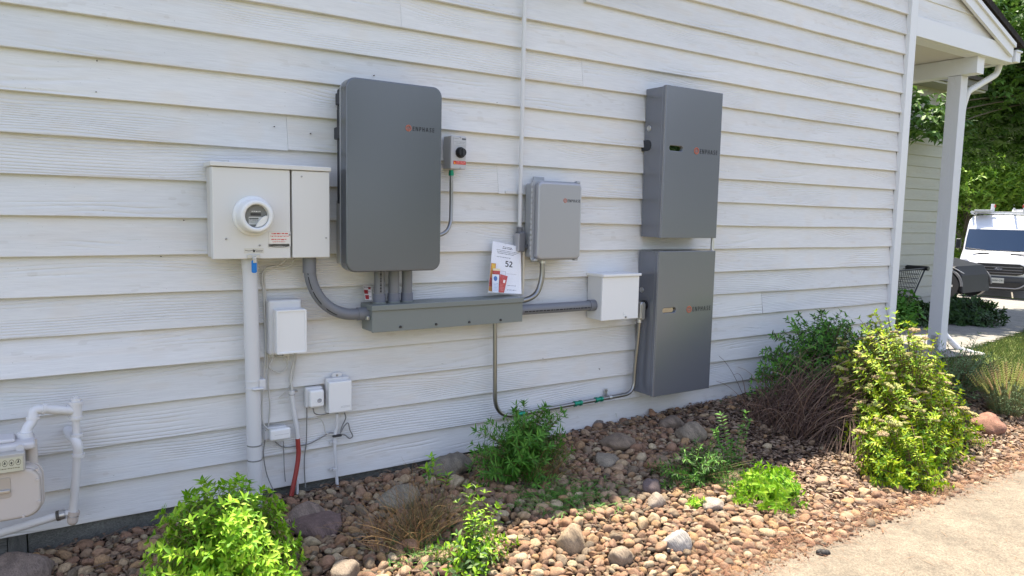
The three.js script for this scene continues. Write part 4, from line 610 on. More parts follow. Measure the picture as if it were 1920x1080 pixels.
  part('sheet', [sheet([[915, 549], [978, 551], [976, 463], [924, 452]], 0.03, 0.075)], new THREE.MeshStandardMaterial({ roughness: 0.7, side: THREE.DoubleSide, map: canvasTex(512, 720, (k, w, h) => { const R = RNG(6); k.fillStyle = '#eceef4'; k.fillRect(0, 0, w, h); for (let i = 0; i < 2; i++) scribble(k, 190 - i * 10, 350 + i * 20, 44 + i * 20, 12, R, '#454852'); for (let i = 0; i < 3; i++) scribble(k, 80 + i * 10, 470 - i * 40, 100 + i * 22, 10, R, '#555a66'); scribble(k, 90, 330, 196, 10, R, '#777c88'); k.fillStyle = '#12141c'; k.font = 'bold 118px sans-serif'; k.fillText('52', 238, 330); k.fillStyle = '#777'; k.fillRect(250, 400, 4, 160); k.fillRect(130, 400, 122, 3); k.fillRect(270, 430, 160, 3); scribble(k, 290, 420, 600, 8, R, '#666b78'); scribble(k, 280, 430, 664, 10, R, '#666b78'); }) }), pp);
  const pk = (label, name, pts, zz, draw, w = 96, h = 192) => { const q = thing(name, label, 'packet'); part('packet_face', [sheet(pts, zz - 0.012, zz, 2)], new THREE.MeshStandardMaterial({ roughness: 0.45, side: THREE.DoubleSide, map: canvasTex(w, h, draw) }), q); };
  pk('yellow and orange packet at the left of the clear bag', 'yellow_packet', [[916, 545], [926, 547], [930, 494], [921, 493]], 0.082, (k, w, h) => { k.fillStyle = '#c8862c'; k.fillRect(0, 0, w, h); k.fillStyle = '#e0b41e'; k.fillRect(20, 4, 60, 44); k.fillStyle = '#b5372a'; k.fillRect(0, 100, w, 60); });
  pk('upright red packet behind the white and blue one', 'red_packet', [[924, 546], [936, 547], [938, 504], [924, 503]], 0.088, (k, w, h) => { k.fillStyle = '#b8271f'; k.fillRect(0, 0, w, h); k.fillStyle = '#e8d9b0'; k.fillRect(0, 0, w, 18); scribble(k, 10, 86, 50, 10, RNG(2), '#e07a60'); });
  pk('slanted red packet with a white square leaning right', 'red_packet', [[935, 548], [945, 549], [952, 518], [938, 514]], 0.094, (k, w, h) => { k.fillStyle = '#bb2a22'; k.fillRect(0, 0, w, h); k.fillStyle = '#f1e6e2'; k.fillRect(50, 50, 30, 34); for (let i = 0; i < 5; i++) scribble(k, 12, 80, 100 + i * 16, 6, RNG(i + 20), '#e0887c'); });
  pk('white and blue packet standing in front in the clear bag', 'white_blue_packet', [[923, 548], [934.5, 549], [936, 515], [923, 514]], 0.1, (k, w, h) => { k.fillStyle = '#d6dfee'; k.fillRect(0, 0, w, h); k.fillStyle = '#2463ad'; k.beginPath(); k.arc(46, 44, 26, 0, 7); k.fill(); for (let i = 0; i < 6; i++) scribble(k, 14, 82, 92 + i * 15, 6, RNG(i + 50), '#7b96bd'); });
  const bg = thing('clear_bag', 'clear plastic bag holding papers and packets, standing on the wireway', 'bag'); part('bag_film', [sheet([[912, 550], [981, 552], [981, 462], [921, 444]], 0.045, 0.108, 14)], new THREE.MeshPhysicalMaterial({ color: lin(0.97, 0.97, 0.98), roughness: 0.06, transmission: 1, thickness: 0, side: THREE.DoubleSide, bumpMap: grit(128, 88, 0, 1, 6), bumpScale: 0.01 }), bg);
  const lf = thing('warning_leaflet', 'small red and white printed leaflet tucked beside the left grey conduit', 'leaflet'); part('leaflet_sheet', [sheet([[685, 562], [697, 562], [696, 536], [681, 535]], 0.03, 0.1, 3)], new THREE.MeshStandardMaterial({ roughness: 0.6, side: THREE.DoubleSide, map: canvasTex(64, 96, (k, w, h) => { k.fillStyle = '#c9c3c0'; k.fillRect(0, 0, w, h); k.fillStyle = '#8e2327'; k.fillRect(0, 30, 34, 26); k.fillRect(4, 64, 34, 28); k.fillRect(38, 8, 20, 16); scribble(k, 4, 60, 10, 6, RNG(3), '#555'); scribble(k, 36, 60, 40, 5, RNG(4), '#444'); scribble(k, 40, 60, 74, 5, RNG(5), '#444'); }) }), lf);
}
// ---------------------------------------------------------------- batteries
function battery(y0, y1, x0, x1, label, side) {
  const z = 0.19, t = thing('battery_cabinet', label, 'battery', [x0, y0, 0], { group: 'grey wall batteries' });
  const sl = W(side.slot[0], side.slot[1], z), s = rrect(x0, x1, y0, y1, 0.004), hw = 0.062, hh = 0.017;
  s.holes.push(rrect(sl.x - hw, sl.x + hw, sl.y - hh, sl.y + hh, hh * 0.98, THREE.Path));
  part('front_cover', [slab(s, z - 0.035, z, 0.0035, 10)], battM, t); part('status_window', [box(sl.x - 0.07, sl.x + 0.07, sl.y - 0.022, sl.y + 0.022, z - 0.034, z - 0.014, 0)], blackGlossM, t);
  const sh = new THREE.Shape(); sh.moveTo(0, y0 + 0.002); sh.lineTo(z - 0.036, y0 + 0.002); sh.lineTo(z - 0.036, y1 - 0.002); sh.lineTo(0, y1 - 0.002);
  part('side_shell', [box(x0 + 0.001, x1 - 0.001, y0 + 0.003, y1 - 0.006, 0.0, z - 0.036, 0.002)], battM, t); part('corner_edge', [box(x0 - 0.0012, x0 + 0.004, y0 + 0.004, y1 - 0.004, z - 0.012, z - 0.006, 0.001)], battTrimM, t);
  logo(t, W(side.logo[0], side.logo[1], z), W(side.logo[2], side.logo[3], z), z);
  const sx = x0 - 0.001; const sc = side.screw, g = new THREE.CylinderGeometry(0.013, 0.014, 0.006, 18); g.rotateZ(Math.PI / 2); g.translate(sx, sc, 0.04); const g2 = new THREE.TorusGeometry(0.016, 0.003, 8, 20); g2.rotateY(Math.PI / 2); g2.translate(sx, sc, 0.04); part('side_screw', [g, g2], castM, t);
  if (side.cutout) { const q = rrect(-0.06, 0.06, side.cutout - 0.035, side.cutout + 0.035, 0.033), gg = slab(q, 0, 0.002, 0); gg.rotateY(-Math.PI / 2); gg.translate(sx - 0.0002, 0, 0.005); part('side_cutout', [gg], darkPlasticM, t); }
  const hy = side.handle, hp = pipe([V(x1 - 0.004, hy - 0.055, 0.06), V(x1 + 0.026, hy - 0.055, 0.06), V(x1 + 0.026, hy + 0.055, 0.06), V(x1 - 0.004, hy + 0.055, 0.06)], 0.006, 0.018, 10); part('side_handle', [hp], castM, t);
  return t;
}
battery(1.276, 2.257, 3.449, 3.978, 'upper dark grey wall battery with dark window slot', { slot: [1268, 278], logo: [1302, 283, 1345, 286], screw: W(1216, 241, 0.03).y, cutout: W(1217, 273, 0.03).y, handle: W(1352, 295, 0.06).y });
battery(0.217, 1.189, 3.439, 3.98, 'lower dark grey wall battery hanging just above the ground', { slot: [1255, 582], logo: [1288, 579, 1332, 578], screw: W(1205, 543, 0.03).y, handle: W(1339, 555, 0.06).y });
{
  const cn = thing('battery_link_conduit', 'short steel conduit linking upper and lower battery at their right', 'conduit'); part('conduit_body', [cylY(W(1336, 458, 0.12).x, 0.12, 1.18, 1.285, 0.013)], castM, cn);
  // steel loop from wireway to lower battery
  const z = 0.05, zb = 0.065, t = thing('steel_loop_conduit', 'shiny steel conduit dropping from wireway, looping low and rising to the lower battery', 'conduit');
  const P = [W(928, 606, z), W(929, 700, z), W(931, 790, z), W(975, 786, z), W(1080, 762, z), W(1172, 742, z), W(1190, 690, z), W(1196, 640, zb), W(1198, 605, zb + 0.02)];
  part('conduit_body', [pipe([W(928, 606, z), W(928, 785, z), W(1188, 737, z), W(1190, 690, z), W(1196, 640, zb), W(1199, 603, zb + 0.01)], 0.0125, 0.14)], emtM, t);
  const a = W(1083, 762, z), b = W(1122, 752, z), d = W(1188, 737, z).sub(W(928, 785, z)).normalize(), ln = W(928, 785, z), on = (px) => { const k = (W(px, 760, z).x - ln.x) / d.x; return ln.clone().addScaledVector(d, k); };
  for (const px of [1083, 1122]) { const c = on(px); part('green_coupling', [rod(c.clone().addScaledVector(d, -0.026), c.clone().addScaledVector(d, 0.026), 0.015), rod(c.clone().addScaledVector(d, -0.03), c.clone().addScaledVector(d, -0.016), 0.019, 0.019, 8), rod(c.clone().addScaledVector(d, 0.016), c.clone().addScaledVector(d, 0.03), 0.019, 0.019, 8)], greenM, t); }
  for (const px of [976]) { const c = on(px); part('green_coupling', [rod(c.clone().addScaledVector(d, -0.03), c.clone().addScaledVector(d, 0.03), 0.0165, 0.0165, 8)], greenM, t); }
  const s = on(1143); part('strap', [rod(s.clone().addScaledVector(d, -0.01), s.clone().addScaledVector(d, 0.01), 0.016), box(s.x - 0.012, s.x + 0.012, s.y, s.y + 0.05, 0.001, 0.01, 0.002)], castM, t); part('strap_screw', [cylZ(s.x, s.y + 0.038, 0.01, 0.018, 0.009, 0.007, 8)], screwM, t);
  const w = W(1199, 603, zb + 0.01); part('conduit_nut', [cylY(w.x, zb + 0.01, w.y - 0.006, w.y + 0.014, 0.018, 0.018, 8)], castM, t);
  const f = thing('battery_conduit_fitting', 'cast metal elbow fitting where the steel loop enters the lower battery', 'conduit fitting'), y0 = w.y + 0.01, y1 = W(1201, 566, 0.09).y, fx = w.x + 0.006;
  part('fitting_body', [slab(rrect(fx - 0.021, fx + 0.021, y0, y1, 0.02), 0.045, 0.098, 0.008), cylY(w.x, zb + 0.01, y0 - 0.006, y0 + 0.02, 0.016)], castM, f); part('fitting_cover', [slab(rrect(fx - 0.017, fx + 0.017, y0 + 0.006, y1 - 0.004, 0.016), 0.098, 0.104, 0.002)], castM, f);
  part('locknut', [cylX(y1 - 0.025, 0.075, fx + 0.018, 3.44, 0.022)], castM, f); part('sealing_washer', [cylX(y1 - 0.025, 0.075, 3.426, 3.439, 0.032)], blackM, f);
  const wp = thing('wall_wire', 'thin bare wire sticking from the siding down to the stones near the battery', 'wire'); part('wire', [sweep(curve([W(1155, 775, 0.003), W(1157, 783, 0.02), W(1160, 796, 0.04), W(1164, 806, 0.07)], 14), 0.0022, 6)], cableM, wp);
}

// ---------------------------------------------------------------- plants in the bed
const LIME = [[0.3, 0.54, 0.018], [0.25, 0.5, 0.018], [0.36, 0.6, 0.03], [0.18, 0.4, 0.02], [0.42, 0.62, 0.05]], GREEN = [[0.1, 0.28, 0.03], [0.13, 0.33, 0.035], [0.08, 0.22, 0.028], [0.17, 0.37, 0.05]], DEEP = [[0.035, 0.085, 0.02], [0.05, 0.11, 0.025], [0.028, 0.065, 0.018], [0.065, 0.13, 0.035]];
const YELG = [[0.42, 0.54, 0.012], [0.34, 0.5, 0.012], [0.5, 0.57, 0.02], [0.24, 0.42, 0.015], [0.15, 0.3, 0.02]], STRAW = [[0.27, 0.16, 0.065], [0.2, 0.105, 0.05], [0.32, 0.21, 0.09]], TWIG = [[0.12, 0.07, 0.05], [0.15, 0.09, 0.065], [0.08, 0.045, 0.035], [0.22, 0.15, 0.11]];
shrub('lime_shrub', 'bright lime-green leafy shrub at the foot of the riser pipe', 'shrub', ground(415, 1100).add(V(0, 0, 0.02)), { seed: 11, n: 430, rx: 0.33, ry: 0.42, rz: 0.3, lean: [0.06, -0.06], leaf: 0.04, pal: LIME, parts: 300, seg: 11, from: 0.25, whorl: 2, tipLeaves: 5, stem: 0.002, stemC: [0.2, 0.2, 0.05], lump: 0.35 });
{
  const b = ground(1005, 912), s = shrub('middle_bush', 'mid-green narrow-leaved bush under the steel loop conduit', 'shrub', b.clone().add(V(0, 0, -0.12)), { seed: 12, n: 180, rx: 0.31, ry: 0.41, rz: 0.2, leaf: 0.05, geo: leafNarrow, pal: GREEN, parts: 220, seg: 13, from: 0.25, whorl: 3, tipLeaves: 5, stem: 0.0022, lump: 0.5, flat: 0.6 });
  bladeClump(s.t, b.clone().add(V(0.08, 0, -0.04)), 130, 0.26, 0.16, [STRAW[0], STRAW[1], [0.16, 0.17, 0.05]], 21, [0.1, 0.25], 'dry_stems', 0.0013);
}
{
  const t = thing('cut_grass', 'scattered cut grass and weeds on the stones below the middle bush', 'grass', [0, 0, 0], { kind: 'stuff' }), R = RNG(61), L = [];
  for (let i = 0; i < 900; i++) { const a = ground(1060 + (R() + R() - 1) * 130, 935 + (R() + R() - 1) * 42); const az = R() * 6.28; L.push(leafAt(a.add(V(0, 0.012 + R() * 0.015, 0)), V(Math.cos(az), 0.15 + R() * 0.35, Math.sin(az)), V(0, 1, 0), 0.035 + R() * 0.05, R, GREEN)); }
  for (let i = 0; i < 300; i++) { const a = ground(800 + (R() + R() - 1) * 90, 1030 + (R() + R() - 1) * 50); const az = R() * 6.28; L.push(leafAt(a.add(V(0, 0.012 + R() * 0.02, 0)), V(Math.cos(az), 0.3 * R(), Math.sin(az)), V(0, 1, 0), 0.04 + R() * 0.05, R, GREEN)); }
  addLeaves(t, L, blade, GREEN, 0);
}
{ // thin sprig, dry grass and variegated plant in the middle foreground
  const R = RNG(14), b = ground(818, 968), t = thing('thin_sprig', 'thin upright sprig with few leaves in front of the dark grey boulder', 'plant', [b.x, b.y, b.z]), L = [], S = [];
  const up = (px, py, dz) => { const p = ground(px, 950); const d = ray(px, py); const k = (b.z + dz - camera.position.z) / d.z; return d.multiplyScalar(k).add(camera.position); };
  for (const [tx, ty, bx] of [[808, 858, 812], [838, 892, 826], [800, 880, 806], [815, 866, 818]]) { const a = up(bx, 960, 0), e = up(tx, ty, 0.01), P = new THREE.QuadraticBezierCurve3(a, a.clone().lerp(e, 0.5).add(V(0.015, 0.02, 0)), e).getPoints(9); shoot(P, R, { leaf: 0.042, pal: GREEN, from: 0.68, whorl: 2, tipLeaves: 4, tilt: 0.5, stem: 0.0018 }, L, S); }
  part('stem', S, std(0.2, 0.15, 0.06, 0.8), t); addLeaves(t, L, leafBroad, LIME.slice(0, 2).concat(GREEN), 40);
  const g = ground(800, 1010), d = thing('dry_grass', 'clump of dry straw-coloured grass right of the purple-brown slab', 'grass', [g.x, g.y, g.z]);
  bladeClump(d, g.clone().add(V(0.02, 0, -0.05)), 210, 0.34, 0.2, [...STRAW, [0.13, 0.11, 0.05], [0.08, 0.1, 0.03]], 22, [0, 0.1], 'grass_blades', 0.0012);
  bladeClump(d, g.clone().add(V(-0.12, 0, 0.03)), 160, 0.32, 0.26, [...STRAW, [0.09, 0.1, 0.04]], 23, [-0.25, 0.1], 'grass_blades', 0.0012);
}
shrub('variegated_plant', 'pale green variegated plant in the sun right of the dry grass', 'plant', ground(882, 1062), { seed: 15, n: 75, rx: 0.19, ry: 0.25, rz: 0.15, lean: [0.08, -0.05], leaf: 0.036, pal: [...LIME.slice(0, 3), [0.3, 0.42, 0.16], [0.06, 0.14, 0.03]], parts: 140, seg: 8, from: 0.3, lump: 0.8, flat: 1 });
{
  const b = ground(905, 1000), R = RNG(16), t = thing('young_sprig', 'single young sprig with a few lit leaves above the variegated plant', 'plant', [b.x, b.y, b.z]), L = [], S = [];
  const q = (px, py) => { const d = ray(px, py); return d.multiplyScalar((b.z - camera.position.z) / d.z).add(camera.position); };
  shoot([q(905, 1000), q(906, 975), q(905, 955), q(906, 940), q(908, 925)], R, { leaf: 0.045, pal: LIME, from: 0.7, whorl: 1, tipLeaves: 3, stem: 0.0015 }, L, S); shoot([q(930, 1000), q(932, 980), q(933, 962), q(936, 950)], R, { leaf: 0.04, pal: LIME, from: 0.5, whorl: 2, tipLeaves: 3, stem: 0.0015 }, L, S);
  part('stem', S, std(0.2, 0.2, 0.06, 0.8), t); addLeaves(t, L, leafBroad, LIME, 30);
}
{
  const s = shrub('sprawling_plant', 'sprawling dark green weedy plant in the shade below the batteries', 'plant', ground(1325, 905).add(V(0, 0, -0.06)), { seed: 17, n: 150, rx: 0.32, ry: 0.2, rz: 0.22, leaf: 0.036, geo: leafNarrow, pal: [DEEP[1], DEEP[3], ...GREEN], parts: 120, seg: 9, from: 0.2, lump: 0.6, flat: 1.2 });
  const b = ground(1372, 880), R = RNG(18), L = [], S = [], q = (px, py, dz = 0) => { const d = ray(px, py); return d.multiplyScalar((b.z + dz - camera.position.z) / d.z).add(camera.position); };
  const u = thing('upright_sprig', 'tall upright leafy sprigs between sprawling plant and brown twigs', 'plant', [b.x, b.y, b.z]);
  for (const [tx, ty, bx, by] of [[1352, 778, 1366, 880], [1398, 775, 1380, 885], [1388, 800, 1375, 880], [1405, 790, 1384, 885], [1342, 810, 1360, 880], [1370, 830, 1370, 885]]) { const a = q(bx, by), e = q(tx, ty, 0.02); shoot(new THREE.QuadraticBezierCurve3(a, a.clone().lerp(e, 0.5).add(V(0.01, 0.03, 0)), e).getPoints(14), R, { leaf: 0.036, pal: [0, 0, 0, 0], from: 0.2, whorl: 2, tipLeaves: 4, stem: 0.0018 }, L, S); }
  part('stem', S, std(0.12, 0.13, 0.04, 0.8), u); addLeaves(u, L, leafBroad, GREEN, 100);
}
shrub('low_lime_plant', 'low bright lime-green mound plant in full sun beside the gravel', 'plant', ground(1478, 950).add(V(0, 0, -0.12)), { seed: 19, n: 120, rx: 0.25, ry: 0.15, rz: 0.19, leaf: 0.042, pal: LIME, parts: 200, seg: 8, from: 0.3, whorl: 2, tipLeaves: 5, lump: 0.5, flat: 0.9, arch: 0.03 });
shrub('tiny_lime_sprig', 'tiny lime-green sprig among stones below the sprawling plant', 'plant', ground(1303, 950), { seed: 20, n: 9, rx: 0.07, ry: 0.07, rz: 0.05, leaf: 0.03, pal: LIME, parts: 40, seg: 6, from: 0.3 });
{ // brown twig bush in front of the green one
  const b = ground(1500, 815), t = thing('bare_twig_bush', 'tangled bush of bare brown twigs against the house corner', 'shrub', [b.x, b.y, b.z]), R = RNG(31), gs = TWIG.map(() => []);
  for (let i = 0; i < 850; i++) {
    const c = V(4.62 + (R() - 0.5) * 0.9, 0, 0.58 + (R() - 0.5) * 0.5); c.y = G(c.x, c.z); const az = -2.5 + (R() - 0.3) * 3.4, l = 0.35 + R() * 0.5, el = 0.15 + R() * 0.8;
    const e = c.clone().add(V(Math.cos(az + 1.2) * l * Math.cos(el) * 1.0 - 0.12, l * Math.sin(el) * 0.85, Math.sin(az + 3.5) * l * 0.5 * Math.cos(el))), m = c.clone().lerp(e, 0.5).add(V((R() - 0.5) * 0.14, 0.1 + R() * 0.12, (R() - 0.5) * 0.14));
    const P = new THREE.QuadraticBezierCurve3(c, m, e).getPoints(7); for (const p of P) p.y = Math.max(p.y, G(p.x, p.z) + 0.005); gs[Math.floor(R() * 4)].push(sweep(P, 0.0024 + R() * 0.0016, 4, 0.001));
  }
  for (let i = 0; i < 220; i++) { // old stems sweeping out low to the front
    const c = V(4.72 + R() * 0.5, 0, 0.55 + R() * 0.3); c.y = G(c.x, c.z) + 0.05 + R() * 0.25; const e = V(4.1 + R() * 0.75, 0, 0.95 + R() * 0.32); e.y = G(e.x, e.z) + 0.01 + R() * 0.05; gs[Math.floor(R() * 4)].push(sweep(new THREE.QuadraticBezierCurve3(c, c.clone().lerp(e, 0.5).add(V(0, 0.12 + R() * 0.1, 0)), e).getPoints(7), 0.0022 + R() * 0.0014, 4, 0.001));
  }
  gs.forEach((g, i) => part('twigs', g, std(...TWIG[i], 0.85), t, { kind: 'stuff' }));
}
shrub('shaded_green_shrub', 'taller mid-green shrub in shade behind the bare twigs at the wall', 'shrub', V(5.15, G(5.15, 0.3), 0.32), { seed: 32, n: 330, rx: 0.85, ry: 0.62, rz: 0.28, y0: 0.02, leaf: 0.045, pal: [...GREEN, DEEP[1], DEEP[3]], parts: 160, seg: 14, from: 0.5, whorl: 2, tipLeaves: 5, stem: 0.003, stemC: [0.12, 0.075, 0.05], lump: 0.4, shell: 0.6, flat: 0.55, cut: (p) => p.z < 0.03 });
{
  const s = shrub('flowering_yellow_shrub', 'big yellow-green shrub with faded flower heads beside the pavement', 'shrub', V(4.86, G(4.86, 1.14), 1.14), { seed: 33, n: 1150, lobes: [[-0.56, 0.33, 0.6, 0.42, 0.5, 0.42], [0.36, 0.06, 0.6, 0.62, 0.8, 0.4], [-0.2, 0.22, 0.8, 0.62, 0.6, 0.4]], rx: 0.52, ry: 0.84, rz: 0.38, leaf: 0.038, pal: YELG, parts: 260, seg: 14, from: 0.5, whorl: 2, tipLeaves: 5, stem: 0.0028, stemC: [0.15, 0.09, 0.05], lump: 0.45, shell: 0.6, flat: 0.75, lean: [-0.02, -0.22] });
  const R = RNG(34), head = merge(Array.from({ length: 26 }, () => { const g = new THREE.IcosahedronGeometry(0.0055 + R() * 0.003, 0), a = R() * 6.28, r = Math.sqrt(R()) * 0.026; g.translate(Math.cos(a) * r, 0.01 - r * r * 9 + R() * 0.005, Math.sin(a) * r); return g; }));
  const mats = [std(0.38, 0.33, 0.14, 0.9), std(0.42, 0.4, 0.14, 0.9), std(0.34, 0.25, 0.13, 0.9), std(0.4, 0.42, 0.12, 0.9)]; let n = 0;
  for (const p of s.tips) if (p.y > G(p.x, p.z) + 0.22 && R() < 0.6 && n++ < 230) { const k = new THREE.Mesh(head, mats[Math.floor(R() * 4)]); k.name = 'flower_head'; k.position.copy(p).sub(s.t.position).add(V(0, 0.012, 0)); k.rotation.set((R() - 0.5) * 0.7, R() * 6, (R() - 0.5) * 0.7); k.scale.setScalar(0.6 + R() * 0.65); s.t.add(k); }
}
{ // grey-green plant and spiky clump at the lawn edge
  const pal = [[0.15, 0.26, 0.1], [0.2, 0.31, 0.13], [0.12, 0.2, 0.08]], b = V(6.3, G(6.3, 0.75), 0.75);
  shrub('grey_green_plant', 'loose grey-green plant between yellow shrub and porch post', 'plant', b, { seed: 41, n: 110, rx: 0.5, ry: 0.46, rz: 0.3, leaf: 0.04, geo: leafNarrow, pal, parts: 40, seg: 12, from: 0.3, lump: 0.5, stemC: [0.17, 0.13, 0.07], flat: 0.6 });
  const c = V(6.32, G(6.32, 1.15), 1.12), t = thing('spiky_plant', 'round clump of upright seed spikes beside the lawn at right', 'plant', [c.x, c.y, c.z]), R = RNG(42), st = [], sp = [[], [], []], L = [];
  for (let i = 0; i < 190; i++) {
    const az = R() * 6.28, r = Math.sqrt(R()), e = c.clone().add(V(Math.cos(az) * r * 0.34, 0.42 - r * r * 0.16 + R() * 0.05, Math.sin(az) * r * 0.3)), a = c.clone().add(V(Math.cos(az) * r * 0.1, 0, Math.sin(az) * r * 0.1)), P = new THREE.QuadraticBezierCurve3(a, a.clone().lerp(e, 0.5).add(V(-Math.cos(az) * 0.02, 0.05, -Math.sin(az) * 0.02)), e).getPoints(8);
    shoot(P.slice(0, 6), R, { leaf: 0.028, pal, from: 0.2, whorl: 2, tipLeaves: 1, stem: 0.0016 }, L, st);
    const k = sp[Math.floor(R() * 3)], n = 7; for (let j = 0; j < n; j++) { const q = P[5].clone().lerp(P[8], j / n), g = new THREE.IcosahedronGeometry(0.0055 * (1.15 - j / n * 0.6), 0); g.scale(1, 1.7, 1); g.translate(q.x + (R() - 0.5) * 0.004, q.y, q.z + (R() - 0.5) * 0.004); k.push(g); }
  }
  part('stem', st, std(0.2, 0.2, 0.08, 0.8), t); [[0.42, 0.42, 0.12], [0.34, 0.39, 0.1], [0.46, 0.32, 0.15]].forEach((q, i) => part('seed_spikes', sp[i], std(...q, 0.9), t, { kind: 'stuff' })); addLeaves(t, L, leafNarrow, pal, 0);
}
{ // litter: dead leaves, wood chips, needles
  const R = RNG(51), t = thing('leaf_litter', 'brown dead leaves and chips on the soil around the twig bush', 'leaf litter', [0, 0, 0], { kind: 'stuff' }), L = [], pal = [[0.3, 0.2, 0.13], [0.22, 0.14, 0.09], [0.38, 0.27, 0.18], [0.16, 0.1, 0.07], [0.42, 0.31, 0.22]];
  const put = (x, z, s) => { const az = R() * 6.28; L.push(leafAt(V(x, G(x, z) + 0.006 + R() * 0.018, z), V(Math.cos(az), (R() - 0.4) * 0.5, Math.sin(az)), V((R() - 0.5), 1, (R() - 0.5)), s, R, pal)); };
  for (let i = 0; i < 15000; i++) { const x = 2.8 + R() * 3.8, z = 0.02 + R() * 1.55; if (R() < 0.15 + sstep(3.0, 3.8, x)) put(x, z, 0.022 + R() * 0.035); }
  for (let i = 0; i < 3200; i++) put(-0.8 + R() * 4, 0.01 + Math.pow(R(), 2) * 1.4, 0.018 + R() * 0.03);
  addLeaves(t, L, leafTiny, pal, 0);
  const nd = thing('pine_needles', 'reddish dry needles strewn along the pavement edge', 'needles', [0, 0, 0], { kind: 'stuff' }), N = [], np = [[0.34, 0.15, 0.07], [0.42, 0.24, 0.12], [0.26, 0.11, 0.06]];
  for (let i = 0; i < 11000; i++) { const x = 1.5 + R() * 5.2, z = 1.54 + Math.max(0, 2.5 - x) * 1.5 + (R() + R() + R() - 1.5) * 0.2, az = R() * 6.28; if (z > 2.6) continue; N.push(leafAt(V(x, Math.max(G(x, z), -0.14) + 0.008 + R() * 0.01, z), V(Math.cos(az), (R() - 0.5) * 0.15, Math.sin(az)), V(0, 1, 0), 0.03 + R() * 0.06, R, np)); }
  for (let i = 0; i < 350; i++) { const x = 2.6 + R() * 4, z = 1.8 + R() * 1.2, az = R() * 6.28; N.push(leafAt(V(x, -0.128, z), V(Math.cos(az), 0.02, Math.sin(az)), V(0, 1, 0), 0.02 + R() * 0.07, R, np)); }
  addLeaves(nd, N, leafGeo(0.035, 0.05, 0.1, 2), np, 0);
  const tw = thing('fallen_twigs', 'thin dead twigs lying on the stones along the wall', 'twigs', [0, 0, 0], { kind: 'stuff' }), g = [];
  for (let i = 0; i < 70; i++) { const x = -0.4 + R() * 4.4, z = 0.05 + R() * R() * 1.3, az = (R() - 0.5) * 1.4, l = 0.08 + R() * 0.25, y = G(x, z) + 0.022; g.push(sweep([V(x, y, z), V(x + Math.cos(az) * l * 0.5, y + 0.01, z + Math.sin(az) * l * 0.5 + (R() - 0.5) * 0.03), V(x + Math.cos(az) * l, y + (R() - 0.5) * 0.02, z + Math.sin(az) * l)], 0.0022, 5, 0.001)); }
  part('twig_mass', g, std(0.16, 0.11, 0.08, 0.9), tw, { kind: 'stuff' });
  const c = ground(1541, 1043), dk = thing('dark_clod', 'small black clod lying at the pavement edge', 'clod', [c.x, c.y, c.z]); part('clod_body', Array.from({ length: 7 }, () => { const s = new THREE.IcosahedronGeometry(0.012 + R() * 0.008, 1); s.translate((R() - 0.5) * 0.05, 0.014 + R() * 0.01, (R() - 0.5) * 0.025); return s; }), std(0.02, 0.017, 0.015, 0.7), dk, { local: true });
}
// ---------------------------------------------------------------- right side: lawn, neighbour wall, vehicles, trees
{
  const R = RNG(71), t = thing('lawn_grass', 'short mown lawn grass beside the porch walk', 'grass', [0, 0, 0], { kind: 'stuff' }), L = [], pal = [[0.14, 0.22, 0.05], [0.2, 0.26, 0.06], [0.11, 0.18, 0.04], [0.28, 0.28, 0.1]];
  for (let i = 0; i < 42000; i++) { const x = 6.7 + Math.pow(R(), 1.4) * 9, lz = -0.05 - (x - 7.9) * 0.245 + (R() - 0.5) * 0.06, z = x < 8.3 ? 0.1 + R() * 1.7 : lz + R() * (1.6 - lz); const az = R() * 6.28; L.push(leafAt(V(x, G(x, z) - 0.008, z), V(Math.cos(az) * 0.5, 1, Math.sin(az) * 0.5), V(Math.cos(az + 1), 0.2, Math.sin(az + 1)), 0.035 + R() * 0.035, R, pal)); }
  addLeaves(t, L, leafGeo(0.1, 0.3, 0.1, 2), pal, 0);
}
